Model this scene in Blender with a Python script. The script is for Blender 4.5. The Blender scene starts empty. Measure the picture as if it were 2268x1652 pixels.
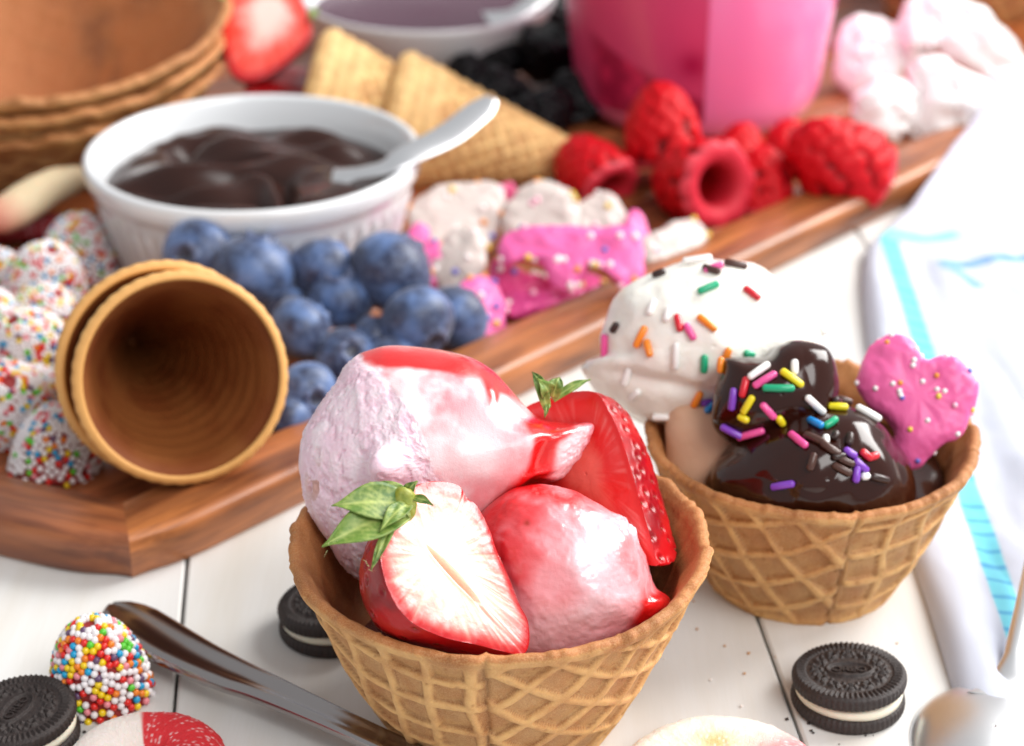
import bpy, math, random
import numpy as np
from mathutils import Vector, Matrix
from mathutils.bvhtree import BVHTree
random.seed(7); rng = np.random.default_rng(7)
sc = bpy.context.scene
COL = sc.collection
# ---------------------------------------------------------------- camera (everything below is in centimetres, scaled to metres at the end)
F = 4500.0; PITCH = math.radians(27); HC = 34.5
CP = np.array([0., 0., HC]); RI = np.array([1., 0., 0.])
UP = np.array([0., math.sin(PITCH), math.cos(PITCH)]); FW = np.array([0., math.cos(PITCH), -math.sin(PITCH)])
cam = bpy.data.objects.new('camera', bpy.data.cameras.new('camera')); COL.objects.link(cam); sc.camera = cam
cam.location = (0, 0, HC / 100); cam.rotation_euler = (math.radians(90) - PITCH, 0, 0)
cam.data.sensor_width = 36; cam.data.lens = 36 * F / 2268
cam.data.clip_start = .02; cam.data.clip_end = 30
cam.data.dof.use_dof = True; cam.data.dof.focus_distance = .523; cam.data.dof.aperture_fstop = 11
# ---------------------------------------------------------------- light: a big window behind on the right, a pale room all round
w = bpy.data.worlds.new('World'); sc.world = w; w.use_nodes = True
bg = w.node_tree.nodes['Background']; bg.inputs[0].default_value = (.97, .98, 1, 1); bg.inputs[1].default_value = .36
def area(name, loc, aim, sx, sy, power, color):
    l = bpy.data.lights.new(name, 'AREA'); l.shape = 'RECTANGLE'; l.size = sx; l.size_y = sy; l.energy = power; l.color = color
    o = bpy.data.objects.new(name, l); COL.objects.link(o); o.location = loc
    o.rotation_euler = (Vector(aim) - Vector(loc)).to_track_quat('-Z', 'Y').to_euler(); return o
area('window_light', (1.35, 1.35, 1.15), (.03, .62, 0), 1.2, 1.1, 40, (1, .985, .96))
area('fill_light', (.75, -.35, 1.25), (.02, .6, 0), 1.0, .8, 13, (1, .985, .965))  # added fill lamp to brighten the front faces, no real source
sc.view_settings.view_transform = 'Standard'; sc.view_settings.look = 'None'; sc.view_settings.exposure = .56; sc.view_settings.gamma = 1
sc.cycles.max_bounces = 8; sc.cycles.use_denoising = True

# ---------------------------------------------------------------- helpers
def P3(x, y, d):
    return CP + d * (((x - 1134) / F) * RI - ((y - 826) / F) * UP + FW)
def dz(x, y, z): return (HC - z) / (math.sin(PITCH) + (y - 826) / F * math.cos(PITCH))
def gz(x, y, z=0.): return P3(x, y, dz(x, y, z))
def lin(r, g, b):
    f = lambda c: (c / 255 / 12.92) if c / 255 <= .04045 else ((c / 255 + .055) / 1.055) ** 2.4
    return np.array([f(r), f(g), f(b)])
def sstep(a, b, x):
    t = np.clip((x - a) / (b - a), 0, 1); return t * t * (3 - 2 * t)
def mixc(a, b, m):
    m = np.asarray(m)[..., None]; return a * (1 - m) + b * m
def _h(i, j, k, s):
    n = (i * 73856093) ^ (j * 19349663) ^ (k * 83492791) ^ (s * 2654435)
    n = n & 0xffffffff; n = ((n ^ (n >> 15)) * 2246822519) & 0xffffffff; n = ((n ^ (n >> 13)) * 3266489917) & 0xffffffff
    return ((n ^ (n >> 16)) & 0xffffff) / float(0xffffff)
def vn(P, s=0):
    P = np.asarray(P, float); I = np.floor(P).astype(np.int64); f = P - I; f = f * f * (3 - 2 * f)
    r = 0
    for a in (0, 1):
        for b in (0, 1):
            for c in (0, 1):
                wgt = (f[..., 0] if a else 1 - f[..., 0]) * (f[..., 1] if b else 1 - f[..., 1]) * (f[..., 2] if c else 1 - f[..., 2])
                r = r + wgt * _h(I[..., 0] + a, I[..., 1] + b, I[..., 2] + c, s)
    return r * 2 - 1
def fbm(P, o=4, s=0):
    r = 0; a = 1.
    for i in range(o): r = r + a * vn(P * 2 ** i + 17.3 * i, s + i); a *= .5
    return r / 1.6
def cell(P, s=0):  # distance to nearest random point and its id
    P = np.asarray(P, float); I = np.floor(P).astype(np.int64); best = np.full(P.shape[:-1], 9.); idn = np.zeros(P.shape[:-1])
    for a in (-1, 0, 1):
        for b in (-1, 0, 1):
            for c in (-1, 0, 1):
                J = I + np.array([a, b, c]); h = [_h(J[..., 0], J[..., 1], J[..., 2], s + q) for q in range(3)]
                Q = J + np.stack(h, -1); d = np.linalg.norm(P - Q, axis=-1); m = d < best
                best = np.where(m, d, best); idn = np.where(m, h[0], idn)
    return best, idn
def catmull(pts, n, closed=True):
    p = np.array(pts, float); m = len(p); L = m if closed else m - 1
    out = []
    for q in np.linspace(0, L, n, endpoint=not closed):
        i = min(int(q), L - 1); t = q - i
        g = (lambda k: p[k % m]) if closed else (lambda k: p[min(max(k, 0), m - 1)])
        a, b, c, d = g(i - 1), g(i), g(i + 1), g(i + 2)
        out.append(.5 * (2 * b + (c - a) * t + (2 * a - 5 * b + 4 * c - d) * t * t + (3 * b - a - 3 * c + d) * t ** 3))
    return np.array(out)
def mesh(name, V, quads=None, tris=None, col=None, smooth=True):
    me = bpy.data.meshes.new(name); V = np.asarray(V, float).reshape(-1, 3)
    q = np.zeros((0, 4), int) if quads is None else np.asarray(quads, int).reshape(-1, 4)
    t = np.zeros((0, 3), int) if tris is None else np.asarray(tris, int).reshape(-1, 3)
    me.vertices.add(len(V)); me.vertices.foreach_set('co', V.ravel())
    nl = len(q) * 4 + len(t) * 3
    me.loops.add(nl); me.loops.foreach_set('vertex_index', np.concatenate([q.ravel(), t.ravel()]))
    me.polygons.add(len(q) + len(t))
    me.polygons.foreach_set('loop_start', np.concatenate([np.arange(len(q)) * 4, len(q) * 4 + np.arange(len(t)) * 3]))
    me.polygons.foreach_set('use_smooth', [smooth] * (len(q) + len(t)))
    me.update(calc_edges=True); me.validate()
    if col is not None:
        c = np.asarray(col, float).reshape(len(V), -1)
        if c.shape[1] == 3: c = np.concatenate([c, np.ones((len(V), 1))], 1)
        at = me.color_attributes.new('Col', 'FLOAT_COLOR', 'POINT'); at.data.foreach_set('color', c.ravel())
    return me
def rows(name, P, col=None, cap0=None, cap1=None, closed=True, smooth=True):
    """P[r, n, 3] rings joined; optional end points close the two ends."""
    P = np.asarray(P, float); r, n = P.shape[:2]; V = P.reshape(-1, 3); C = None if col is None else np.asarray(col, float).reshape(r * n, -1)
    i, j = np.meshgrid(np.arange(r - 1), np.arange(n if closed else n - 1), indexing='ij'); j2 = (j + 1) % n
    q = np.stack([i * n + j, i * n + j2, (i + 1) * n + j2, (i + 1) * n + j], -1).reshape(-1, 4); t = []
    k = np.arange(n); k2 = (k + 1) % n
    for cap, base, flip in ((cap0, 0, True), (cap1, (r - 1) * n, False)):
        if cap is None: continue
        V = np.concatenate([V, [cap]]); idx = len(V) - 1
        if C is not None: C = np.concatenate([C, [C[base:base + n].mean(0)]])
        t.append(np.stack([k2 + base, k + base, k * 0 + idx] if flip else [k + base, k2 + base, k * 0 + idx], -1))
    return mesh(name, V, q, np.concatenate(t) if t else None, C, smooth)
def obj(name, me, mat=None, parent=None, loc=None, label=None, cat=None, group=None, kind=None, rot=None):
    o = bpy.data.objects.new(name, me); COL.objects.link(o)
    if mat is not None and me is not None and not me.materials: me.materials.append(mat)
    if parent: o.parent = parent
    if loc is not None: o.location = loc
    if rot is not None: o.rotation_euler = rot
    tag(o, label, cat, group, kind); return o
def tag(o, label=None, cat=None, group=None, kind=None):
    for k, v in (('label', label), ('category', cat), ('group', group), ('kind', kind)):
        if v: o[k] = v
def empty(name, loc, label, cat, group=None, rot=None): return obj(name, None, None, None, loc, label, cat, group, None, rot)
def frame(n):  # orthonormal basis with z = n
    n = np.array(n, float); n /= np.linalg.norm(n); a = np.cross([0, 0, 1.], n)
    if np.linalg.norm(a) < 1e-3: a = np.array([1., 0, 0])
    a /= np.linalg.norm(a); return a, np.cross(n, a), n
def shift(me_P, n): return me_P
def join(parts):  # list of (V, F tris/quads list, col)
    Vs, Fs, Cs, o = [], [], [], 0
    for V, Fc, c in parts:
        Vs.append(V); Fs.append(np.asarray(Fc) + o); o += len(V)
        if c is not None: Cs.append(np.repeat(np.asarray(c)[None], len(V), 0) if np.ndim(c) == 1 else c)
    return np.concatenate(Vs), np.concatenate(Fs), (np.concatenate(Cs) if Cs else None)
def sphere_vf(n=8, m=12):
    th = np.linspace(0, np.pi, n + 1)[1:-1]; ph = np.linspace(0, 2 * np.pi, m, endpoint=False)
    V = np.array([[math.sin(t) * math.cos(p), math.sin(t) * math.sin(p), math.cos(t)] for t in th for p in ph] + [[0, 0, 1], [0, 0, -1]])
    T = []; r = n - 1; N = r * m
    for i in range(r - 1):
        for j in range(m):
            a, b, c, d = i * m + j, i * m + (j + 1) % m, (i + 1) * m + (j + 1) % m, (i + 1) * m + j; T += [[a, d, c], [a, c, b]]
    for j in range(m): T += [[N, j, (j + 1) % m], [N + 1, (r - 1) * m + (j + 1) % m, (r - 1) * m + j]]
    return V, np.array(T)

# ---------------------------------------------------------------- materials
def material(name, base=(.8, .8, .8), rough=.5, attr=False, sss=0., sssr=(1, .4, .3), sssc=.3, metal=0., coat=0., bumps=(), spec=.5, mottle=None, gloss=None, sheen=0, coatr=.08, trans=0, ior=None):
    m = bpy.data.materials.new(name); m.use_nodes = True; nt = m.node_tree; N, L = nt.nodes, nt.links; b = N['Principled BSDF']
    tc = N.new('ShaderNodeTexCoord'); mp = N.new('ShaderNodeMapping'); mp.inputs['Scale'].default_value = (100, 100, 100); L.new(tc.outputs['Object'], mp.inputs[0])
    co = mp.outputs[0]
    if attr:
        a = N.new('ShaderNodeVertexColor'); a.layer_name = 'Col'; colr = a.outputs[0]
    else:
        a = N.new('ShaderNodeRGB'); a.outputs[0].default_value = (*base, 1); colr = a.outputs[0]
    if mottle:   # (scale, colour, amount, [stretch])
        for sc_, c_, am, st in mottle:
            mp2 = N.new('ShaderNodeMapping'); mp2.inputs['Scale'].default_value = st; L.new(co, mp2.inputs[0])
            nz = N.new('ShaderNodeTexNoise'); nz.inputs['Scale'].default_value = sc_; nz.inputs['Detail'].default_value = 5; L.new(mp2.outputs[0], nz.inputs[0])
            rp = N.new('ShaderNodeMapRange'); rp.inputs[1].default_value = .42; rp.inputs[2].default_value = .68; rp.inputs[4].default_value = am; L.new(nz.outputs[0], rp.inputs[0])
            mx = N.new('ShaderNodeMix'); mx.data_type = 'RGBA'; L.new(rp.outputs[0], mx.inputs[0]); L.new(colr, mx.inputs[6]); mx.inputs[7].default_value = (*c_, 1); colr = mx.outputs[2]
    L.new(colr, b.inputs['Base Color'])
    b.inputs['Roughness'].default_value = rough
    if gloss is not None and attr:   # alpha 1 -> roughness gloss
        mr = N.new('ShaderNodeMapRange'); L.new(a.outputs[1], mr.inputs[0]); mr.inputs[3].default_value = rough; mr.inputs[4].default_value = gloss; L.new(mr.outputs[0], b.inputs['Roughness'])
    b.inputs['Metallic'].default_value = metal; b.inputs['Specular IOR Level'].default_value = spec
    b.inputs['Coat Weight'].default_value = coat; b.inputs['Coat Roughness'].default_value = coatr
    if coat and gloss is not None and attr: L.new(a.outputs[1], b.inputs['Coat Weight'])
    if sss: b.inputs['Subsurface Weight'].default_value = sss; b.inputs['Subsurface Radius'].default_value = sssr; b.inputs['Subsurface Scale'].default_value = sssc / 100
    if sheen: b.inputs['Sheen Weight'].default_value = sheen
    if trans: b.inputs['Transmission Weight'].default_value = trans
    if ior: b.inputs['IOR'].default_value = ior
    prev = None
    for sc_, st, dist, st3 in bumps:
        mp2 = N.new('ShaderNodeMapping'); mp2.inputs['Scale'].default_value = st3; L.new(co, mp2.inputs[0])
        nz = N.new('ShaderNodeTexNoise'); nz.inputs['Scale'].default_value = sc_; nz.inputs['Detail'].default_value = 6; L.new(mp2.outputs[0], nz.inputs[0])
        bp = N.new('ShaderNodeBump'); bp.inputs['Strength'].default_value = st; bp.inputs['Distance'].default_value = dist / 100; L.new(nz.outputs[0], bp.inputs['Height'])
        if prev: L.new(prev, bp.inputs['Normal'])
        prev = bp.outputs[0]
    if prev: L.new(prev, b.inputs['Normal'])
    return m
O1 = (1, 1, 1)
M = {}
M['paint'] = material('white_painted_wood', lin(216, 215, 213), .68, spec=.3, mottle=[(.5, lin(204, 198, 188), .7, (1, .12, 1)), (14, lin(200, 192, 180), .10, (1, .05, 1))], bumps=[(6, .25, .02, (1, .06, 1)), (1.5, .3, .03, (1, .2, 1))])
M['waffle'] = material('baked_waffle', rough=.62, attr=True, sss=.12, sssr=(1, .5, .2), sssc=.15, mottle=[(1.4, lin(170, 100, 46), .5, O1), (28, lin(240, 205, 150), .25, O1)], bumps=[(14, .8, .035, O1), (46, .7, .02, O1)])
M['cone'] = material('rolled_wafer', rough=.6, attr=True, bumps=[(14, .6, .03, O1)])
M['cream'] = material('ice_cream', rough=.55, attr=True, sss=.35, sssr=(1, .7, .65), sssc=.3, coat=.4, gloss=.24, coatr=.15, bumps=[(7, .3, .04, O1), (30, .45, .02, O1)])
M['vanilla'] = material('vanilla_ice_cream', lin(246, 243, 234), .34, sss=.35, sssr=(1, .9, .75), sssc=.3, coat=.35, coatr=.2, bumps=[(2, .2, .06, O1), (12, .2, .02, O1)])
M['fudge'] = material('chocolate_fudge', lin(46, 15, 6), .14, coat=.25, coatr=.06, spec=.35, bumps=[(1.2, .2, .06, O1)])
M['fudge2'] = material('chocolate_pudding', lin(46, 22, 16), .26, spec=.35, bumps=[(2.6, .06, .06, O1)])
M['berryflesh'] = material('strawberry_flesh', rough=.32, attr=True, sss=.4, sssr=(1, .3, .2), sssc=.2, coat=.35, coatr=.2, bumps=[(10, .4, .03, O1)])
M['berryskin'] = material('strawberry_skin', rough=.28, attr=True, sss=.2, sssr=(1, .15, .1), sssc=.15, spec=.35, bumps=[(7, .2, .02, O1)])
M['leaf'] = material('strawberry_leaf', rough=.5, attr=True, sss=.1, sssr=(.5, 1, .2), sssc=.1, mottle=[(6, lin(200, 208, 120), .35, O1)], bumps=[(14, .4, .015, O1)])
M['seed'] = material('pale_seed', lin(150, 70, 36), .6)
M['wood'] = material('acacia_wood', rough=.4, attr=True, mottle=[(1.1, lin(72, 36, 22), .85, (.14, 1, 1)), (7, lin(104, 56, 32), .6, (.06, 1, 1)), (1.6, lin(208, 128, 74), .4, (.12, 1, 1))], bumps=[(9, .2, .012, (.06, 1, 1))], coat=.25, coatr=.25)
M['porcelain'] = material('white_porcelain', lin(226, 229, 232), .16, coat=.6, coatr=.06)
M['blue'] = material('blueberry_skin', rough=.45, attr=True, sheen=.2, mottle=[(1.2, lin(28, 36, 62), .6, O1), (5, lin(128, 150, 190), .28, O1)], bumps=[(14, .15, .01, O1)])
M['rasp'] = material('raspberry_skin', rough=.5, attr=True, sss=.05, sssr=(1, .1, .1), sssc=.2, spec=.22)
M['dark'] = material('blackberry_skin', lin(6, 4, 8), .35, spec=.18)
M['frost'] = material('sugar_frosting', rough=.42, attr=True, sss=.3, sssr=(1, .5, .6), sssc=.25, bumps=[(5, .4, .04, O1), (20, .2, .01, O1)])
M['sugar'] = material('sugared_jelly', rough=.5, attr=True, sss=.4, sssr=(1, .4, .3), sssc=.4, bumps=[(24, .8, .04, O1), (60, .6, .02, O1)])
M['steel'] = material('polished_steel', (.82, .83, .85), .34, metal=1, bumps=[(3, .04, .01, (1, 12, 1))])
M['steel2'] = material('dark_reflection_steel', (.36, .335, .33), .2, metal=1, bumps=[(3, .04, .01, (1, 12, 1))])  # same steel, base darkened to hold a dark room's reflection in its colour
M['cookie'] = material('black_cocoa_cookie', lin(40, 31, 29), .55, mottle=[(20, lin(66, 50, 46), .5, O1)], bumps=[(22, .8, .03, O1), (60, .5, .012, O1)])
M['filling'] = material('vanilla_filling', lin(232, 222, 202), .6, sss=.3, bumps=[(10, .4, .03, O1)])
M['cloth'] = material('white_cotton', rough=.85, attr=True, sss=.15, sssr=(1, 1, 1), sssc=.1, sheen=.2, bumps=[(40, .5, .015, O1)])
M['tub'] = material('pink_tub_plastic', lin(255, 132, 186), .22, sss=.4, sssr=(1, .5, .6), sssc=1., coat=.4)
M['tublabel'] = material('tub_label', rough=.3, attr=True, coat=.3)
M['print'] = material('label_print', lin(90, 30, 62), .4)
M['yog'] = material('purple_yogurt', lin(84, 46, 66), .25, coat=.1, spec=.3)
M['bead'] = material('sugar_bead_mix', rough=.35, attr=True, sss=.1)
M['jelly'] = material('jelly_core', lin(150, 40, 40), .5)
M['whitecandy'] = material('white_coating', lin(245, 245, 244), .45, mottle=[(.9, lin(240, 214, 218), .12, O1)], bumps=[(2.5, .5, .1, O1)])
SPR = dict(white=(245, 243, 240), pink=(238, 88, 160), red=(214, 30, 48), orange=(244, 140, 30), yellow=(236, 218, 30), green=(20, 168, 120), blue=(28, 140, 214), purple=(130, 66, 190), brown=(78, 50, 42), dark=(52, 34, 30))
for k, c in SPR.items(): M['s_' + k] = material('sprinkle_' + k, lin(*c), .28, sss=.15 if k not in ('brown', 'dark') else 0, sssc=.08, sssr=O1, coat=.3 if k not in ('brown', 'dark') else 0)
BEAD = [((240, 234, 236), 11), ((222, 36, 30), 3.2), ((240, 205, 20), 2.6), ((20, 160, 210), 2.0), ((90, 200, 50), 1.6), ((238, 130, 30), 2.2), ((235, 140, 150), 1.9), ((104, 76, 110), 1)]
BW = np.array([b[1] for b in BEAD]); BW = BW / BW.sum()

# ---------------------------------------------------------------- the table: painted planks with open joints
table = obj('table', None, kind='structure'); ang = math.atan(.0965)
dirv = np.array([-math.sin(ang), math.cos(ang)]); nor = np.array([math.cos(ang), math.sin(ang)])
base = np.array([-10.0, 51.5]) @ nor
edges = [base - 26.2, base - 17.4, base - 8.7, base, base + 8.7, base + 17.35, base + 27.7, base + 36.4, base + 45, base + 54]
edges = [base - 70, base - 61.2, base - 52.4, base - 43.7, base - 35] + edges + [base + 63, base + 72]
for a, b in zip(edges[:-1], edges[1:]):
    g = .055; prof = np.array([(a + g, -1.8), (a + g, -.06), (a + g + .07, 0), (b - g - .07, 0), (b - g, -.06), (b - g, -1.8)])
    P = []
    for t in (20., 300.): P.append([[*(nor * p[0] + dirv * t), p[1]] for p in prof])
    obj('plank', rows('plank', P, closed=True, smooth=False), M['paint'], table)
under = obj('table_frame', mesh('table_frame', [[-150, 0, -2], [150, 0, -2], [150, 320, -2], [-150, 320, -2]], [[0, 1, 2, 3]]), material('table_frame_wood', lin(60, 48, 38), .8), table)

# ---------------------------------------------------------------- the wooden tray
V0 = np.array([-11.75, 52.8]); poly = np.array([V0, V0 + 66 * np.array([math.cos(math.radians(46.6)), math.sin(math.radians(46.6))]), [14, 134], [-30, 128], [-56, 92], V0 + 29 * np.array([math.cos(math.radians(157.6)), math.sin(math.radians(157.6))])])
tray = empty('serving_tray', (V0[0], V0[1], 0), 'large reddish brown wooden tray with mitred rim holding the sweets and fruit', 'tray')
def inset(poly, d):
    n = len(poly); out = []
    for i in range(n):
        a, b, c = poly[i - 1], poly[i], poly[(i + 1) % n]
        e1 = (b - a) / np.linalg.norm(b - a); e2 = (c - b) / np.linalg.norm(c - b); n1 = np.array([-e1[1], e1[0]]); n2 = np.array([-e2[1], e2[0]])
        bis = (n1 + n2); bis /= bis @ n1; out.append(b + bis * d)
    return np.array(out)
prof = [(.22, .02), (.05, .35), (0, .95), (.0, 1.35), (.12, 1.5), (.4, 1.56), (1.6, 1.46), (2.7, 1.3), (2.95, 1.15), (3.25, .7), (3.5, .55), (3.5, .1)]
rings = [inset(poly, d) for d, z in prof]
woodc = [(182, 112, 60), (190, 114, 60), (174, 94, 52), (178, 98, 54), (174, 92, 50), (150, 84, 48)]
for i in range(len(poly)):
    j = (i + 1) % len(poly); tt = np.linspace(0, 1, 90)[:, None]; P = []
    dirx = (poly[j] - poly[i]) / np.linalg.norm(poly[j] - poly[i])
    for (d, z), r in zip(prof, rings):
        a, b = r[i], r[j]
        q = a + (b - a) * tt
        # soften the corner on the outside
        e = np.minimum(tt[:, 0], 1 - tt[:, 0]) * np.linalg.norm(b - a); s = np.exp(-(e / 1.5) ** 2) * .6 * max(0, 1 - d / 2.5)
        cen = poly.mean(0); inn = (cen - q); inn /= np.linalg.norm(inn, axis=1)[:, None]; q = q + inn * s[:, None]
        P.append(np.concatenate([q, np.full((len(q), 1), z)], 1))
    P = np.array(P); along = P[..., :2] @ dirx; cross = P[..., :2] @ np.array([-dirx[1], dirx[0]])
    gr = fbm(np.stack([along * .10 + 40 * i, cross * 1.3 + fbm(np.stack([along * .2, cross * .3, along * 0], -1), 2), P[..., 2] * 1.6], -1), 4, 5)
    c = mixc(lin(*woodc[i]), lin(98, 48, 26), sstep(.0, .5, gr)); c = mixc(c, lin(212, 136, 82), sstep(.15, .6, -gr) * .7)
    P[..., 2] += gr * .012
    P -= np.array([V0[0], V0[1], 0]); P = P @ np.array([[dirx[0], -dirx[1], 0], [dirx[1], dirx[0], 0], [0, 0, 1]])
    obj('rim_board', rows('rim_board', P, c, closed=False), M['wood'], tray, rot=(0, 0, math.atan2(dirx[1], dirx[0])))
fl = inset(poly, 3.3)
nf = 5; lo, hi = -60, 60
for k in range(14):   # floor boards run along the long side
    dirx = np.array([math.cos(math.radians(46.6)), math.sin(math.radians(46.6))]); ny = np.array([-dirx[1], dirx[0]])
    a0 = 3.3 + k * 5.2; o0 = V0 + ny * a0; span = []
    # clip strip to the polygon bounds along dirx
    def clip(off):
        o_ = V0 + ny * off; ts = []
        for i in range(len(fl)):
            a, b = fl[i], fl[(i + 1) % len(fl)]; den = dirx[0] * (b - a)[1] - dirx[1] * (b - a)[0]
            if abs(den) < 1e-6: continue
            t = ((a - o_)[0] * (b - a)[1] - (a - o_)[1] * (b - a)[0]) / den; u = ((a - o_)[0] * dirx[1] - (a - o_)[1] * dirx[0]) / den
            if -1e-6 <= u <= 1 + 1e-6: ts.append(t)
        return (min(ts), max(ts)) if len(ts) > 1 else None
    c0, c1 = clip(a0 + .02), clip(a0 + 5.15)
    if not c0 or not c1: continue
    lo_, hi_ = max(c0[0], c1[0]), min(c0[1], c1[1]); lo_, hi_ = min(c0[0], c1[0]), max(c0[1], c1[1])
    P = []
    for off, z in ((a0, .1), (a0, .5), (a0 + .04, .54), (a0 + 5.12, .54), (a0 + 5.16, .5), (a0 + 5.16, .1)):
        f_ = (off - a0) / 5.16; l_ = c0[0] + (c1[0] - c0[0]) * f_; h_ = c0[1] + (c1[1] - c0[1]) * f_
        tt = np.linspace(l_, h_, 60)[:, None]; q = V0 + ny * off + dirx * tt; P.append(np.concatenate([q, np.full((60, 1), z)], 1))
    P = np.array(P); gr = fbm(np.stack([P[..., :2] @ dirx * .2 + 9 * k, P[..., :2] @ ny * 1.2, P[..., 2]], -1), 3, 9)
    c = mixc(lin(176, 98, 58), lin(110, 58, 36), sstep(-.2, .5, gr)); P -= np.array([V0[0], V0[1], 0]); P = P @ np.array([[dirx[0], -dirx[1], 0], [dirx[1], dirx[0], 0], [0, 0, 1]])
    obj('base_board', rows('base_board', P, c, closed=False), M['wood'], tray, rot=(0, 0, math.atan2(dirx[1], dirx[0])))

# ---------------------------------------------------------------- waffle bowls
def bowl_mesh(name, Rt, Rb, Hh, per=1.2, seam=-90, rotg=22, amp=.13, seed=0, th=.34, nt=520, nz=110, wob=.1):
    th_ = np.linspace(0, 2 * np.pi, nt, endpoint=False); t = np.linspace(0, 1, nz)
    al = math.atan2(Rt - Rb, Hh); sa = math.sin(al); s0 = Rb / sa; L = math.hypot(Rt - Rb, Hh)
    T, Z = np.meshgrid(th_, t); Z = Z
    rim = 1 + 0 * T; tp = (T - math.radians(seam)); tp = (tp + np.pi) % (2 * np.pi) - np.pi; tp = np.where(tp > 0, tp - np.pi, tp + np.pi)
    S = s0 + Z * L; phi = tp * sa; rg = math.radians(rotg)
    fx = S * np.cos(phi + rg); fy = S * np.sin(phi + rg); wv = fbm(np.stack([fx * .5, fy * .5, fx * 0 + seed], -1), 2, seed) * .2
    wr = 1 + .35 * fbm(np.stack([fx * 1.3, fy * 1.3, fx * 0 + 9], -1), 2, seed + 3)
    def rib(x):
        d = np.abs(((x / per + wv + 50) % 1) - .5) * per; return np.exp(-(d / (.16 * wr)) ** 4)
    dm_ = lambda x: 1 - (2 * (((x / per + wv + 50) % 1) * 1.0 - np.where(((x / per + wv + 50) % 1) > .5, 1, 0))) ** 2
    dome = np.clip(dm_(fx) * dm_(fy), 0, 1) * .28
    h = np.maximum(np.maximum(rib(fx), rib(fy)), dome); h = np.maximum(h, sstep(.92, .97, Z) * .9); h = np.maximum(h, (1 - sstep(.0, .10, Z)) * .9)
    sd = tp / sa * 0 + np.abs(np.abs(tp) - np.pi) * (Rb + (Rt - Rb) * Z)   # distance from the overlap seam
    ov = (tp > 0) * np.exp(-(sd / 1.6) ** 2) * .09 - .10 * np.exp(-(sd / .09) ** 2)
    nz3 = lambda sc_, o=3, s=0: fbm(np.stack([np.cos(T) * 6 * sc_, np.sin(T) * 6 * sc_, Z * Hh * sc_ + seed * 3.1], -1), o, s + seed)
    bulge = .2 * np.sin(np.pi * Z) * Hh / 5
    rimw = vn(np.stack([np.cos(T) * 3.2, np.sin(T) * 3.2, T * 0 + seed], -1), 3) + .45 * vn(np.stack([np.cos(T) * 11, np.sin(T) * 11, T * 0 + seed], -1), 4) + .40 * vn(np.stack([np.cos(T) * 30, np.sin(T) * 30, T * 0 + seed], -1), 5)
    flare = sstep(.86, 1, Z) * .16
    R = Rb + (Rt - Rb) * Z + bulge + flare + (h - .5) * amp * (1 + .5 * fbm(np.stack([fx * .9, fy * .9, fx * 0], -1), 2, 61)) + ov + .05 * nz3(.5) + .03 * nz3(2.2, 3, 8) + wob * rimw * Z ** 3
    ZZ = Z * Hh + wob * 1.1 * rimw * sstep(.5, 1, Z)
    P = np.stack([R * np.cos(T), R * np.sin(T), ZZ], -1)
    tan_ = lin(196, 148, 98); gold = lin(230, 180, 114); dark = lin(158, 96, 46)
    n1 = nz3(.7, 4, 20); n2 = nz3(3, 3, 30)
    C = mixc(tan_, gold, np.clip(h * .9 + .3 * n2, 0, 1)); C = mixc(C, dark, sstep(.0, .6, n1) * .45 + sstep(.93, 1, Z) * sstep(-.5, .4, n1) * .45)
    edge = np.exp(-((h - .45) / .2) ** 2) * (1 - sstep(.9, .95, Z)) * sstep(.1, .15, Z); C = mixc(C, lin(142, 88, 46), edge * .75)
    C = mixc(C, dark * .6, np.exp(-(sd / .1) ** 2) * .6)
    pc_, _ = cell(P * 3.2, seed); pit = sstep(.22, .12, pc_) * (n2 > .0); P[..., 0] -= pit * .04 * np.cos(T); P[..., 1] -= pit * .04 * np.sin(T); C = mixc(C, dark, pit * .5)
    # rim lip and inside
    Pi, Ci = [], []
    top = P[-1]; r1 = np.linalg.norm(top[:, :2], axis=1)
    def ring(rr, zz): return np.stack([rr * np.cos(th_), rr * np.sin(th_), zz], -1)
    crim = mixc(lin(188, 120, 66), dark, sstep(-.2, .5, n1[-1]))
    for a_ in (30, 70, 110, 150): Pi.append(ring(r1 - th * .5 + th * .5 * math.cos(math.radians(a_)), top[:, 2] + th * .45 * math.sin(math.radians(a_)))); Ci.append(crim)
    tin = np.linspace(1, 0, 50)
    for q in tin:
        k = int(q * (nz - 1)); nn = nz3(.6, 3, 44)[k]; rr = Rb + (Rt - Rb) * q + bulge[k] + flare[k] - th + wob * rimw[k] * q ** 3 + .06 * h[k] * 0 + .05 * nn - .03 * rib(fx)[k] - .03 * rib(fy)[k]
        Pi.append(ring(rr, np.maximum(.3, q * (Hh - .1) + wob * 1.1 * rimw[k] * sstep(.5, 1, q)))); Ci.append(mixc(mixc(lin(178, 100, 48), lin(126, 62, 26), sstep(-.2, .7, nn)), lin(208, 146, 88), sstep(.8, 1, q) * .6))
    A = np.concatenate([P, np.array(Pi)]); Cc = np.concatenate([C, np.array(Ci)])
    A = np.concatenate([np.array([ring(np.full(nt, Rb * .5), np.full(nt, .05)), ring(np.full(nt, Rb * .93), np.full(nt, .0))]), A]); Cc = np.concatenate([np.array([C[0], C[0]]), Cc])
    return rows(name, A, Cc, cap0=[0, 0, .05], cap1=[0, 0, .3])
fc = gz(1108, 1195, 5.6)    # centre of the front rim
FB = (fc[0], fc[1], 0.0)
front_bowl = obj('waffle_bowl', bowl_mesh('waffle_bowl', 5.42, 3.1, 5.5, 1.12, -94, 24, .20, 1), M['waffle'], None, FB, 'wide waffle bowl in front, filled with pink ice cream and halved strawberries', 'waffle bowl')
bc = gz(1795, 955, 5.0); BB = (bc[0], bc[1], 0.0)
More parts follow.
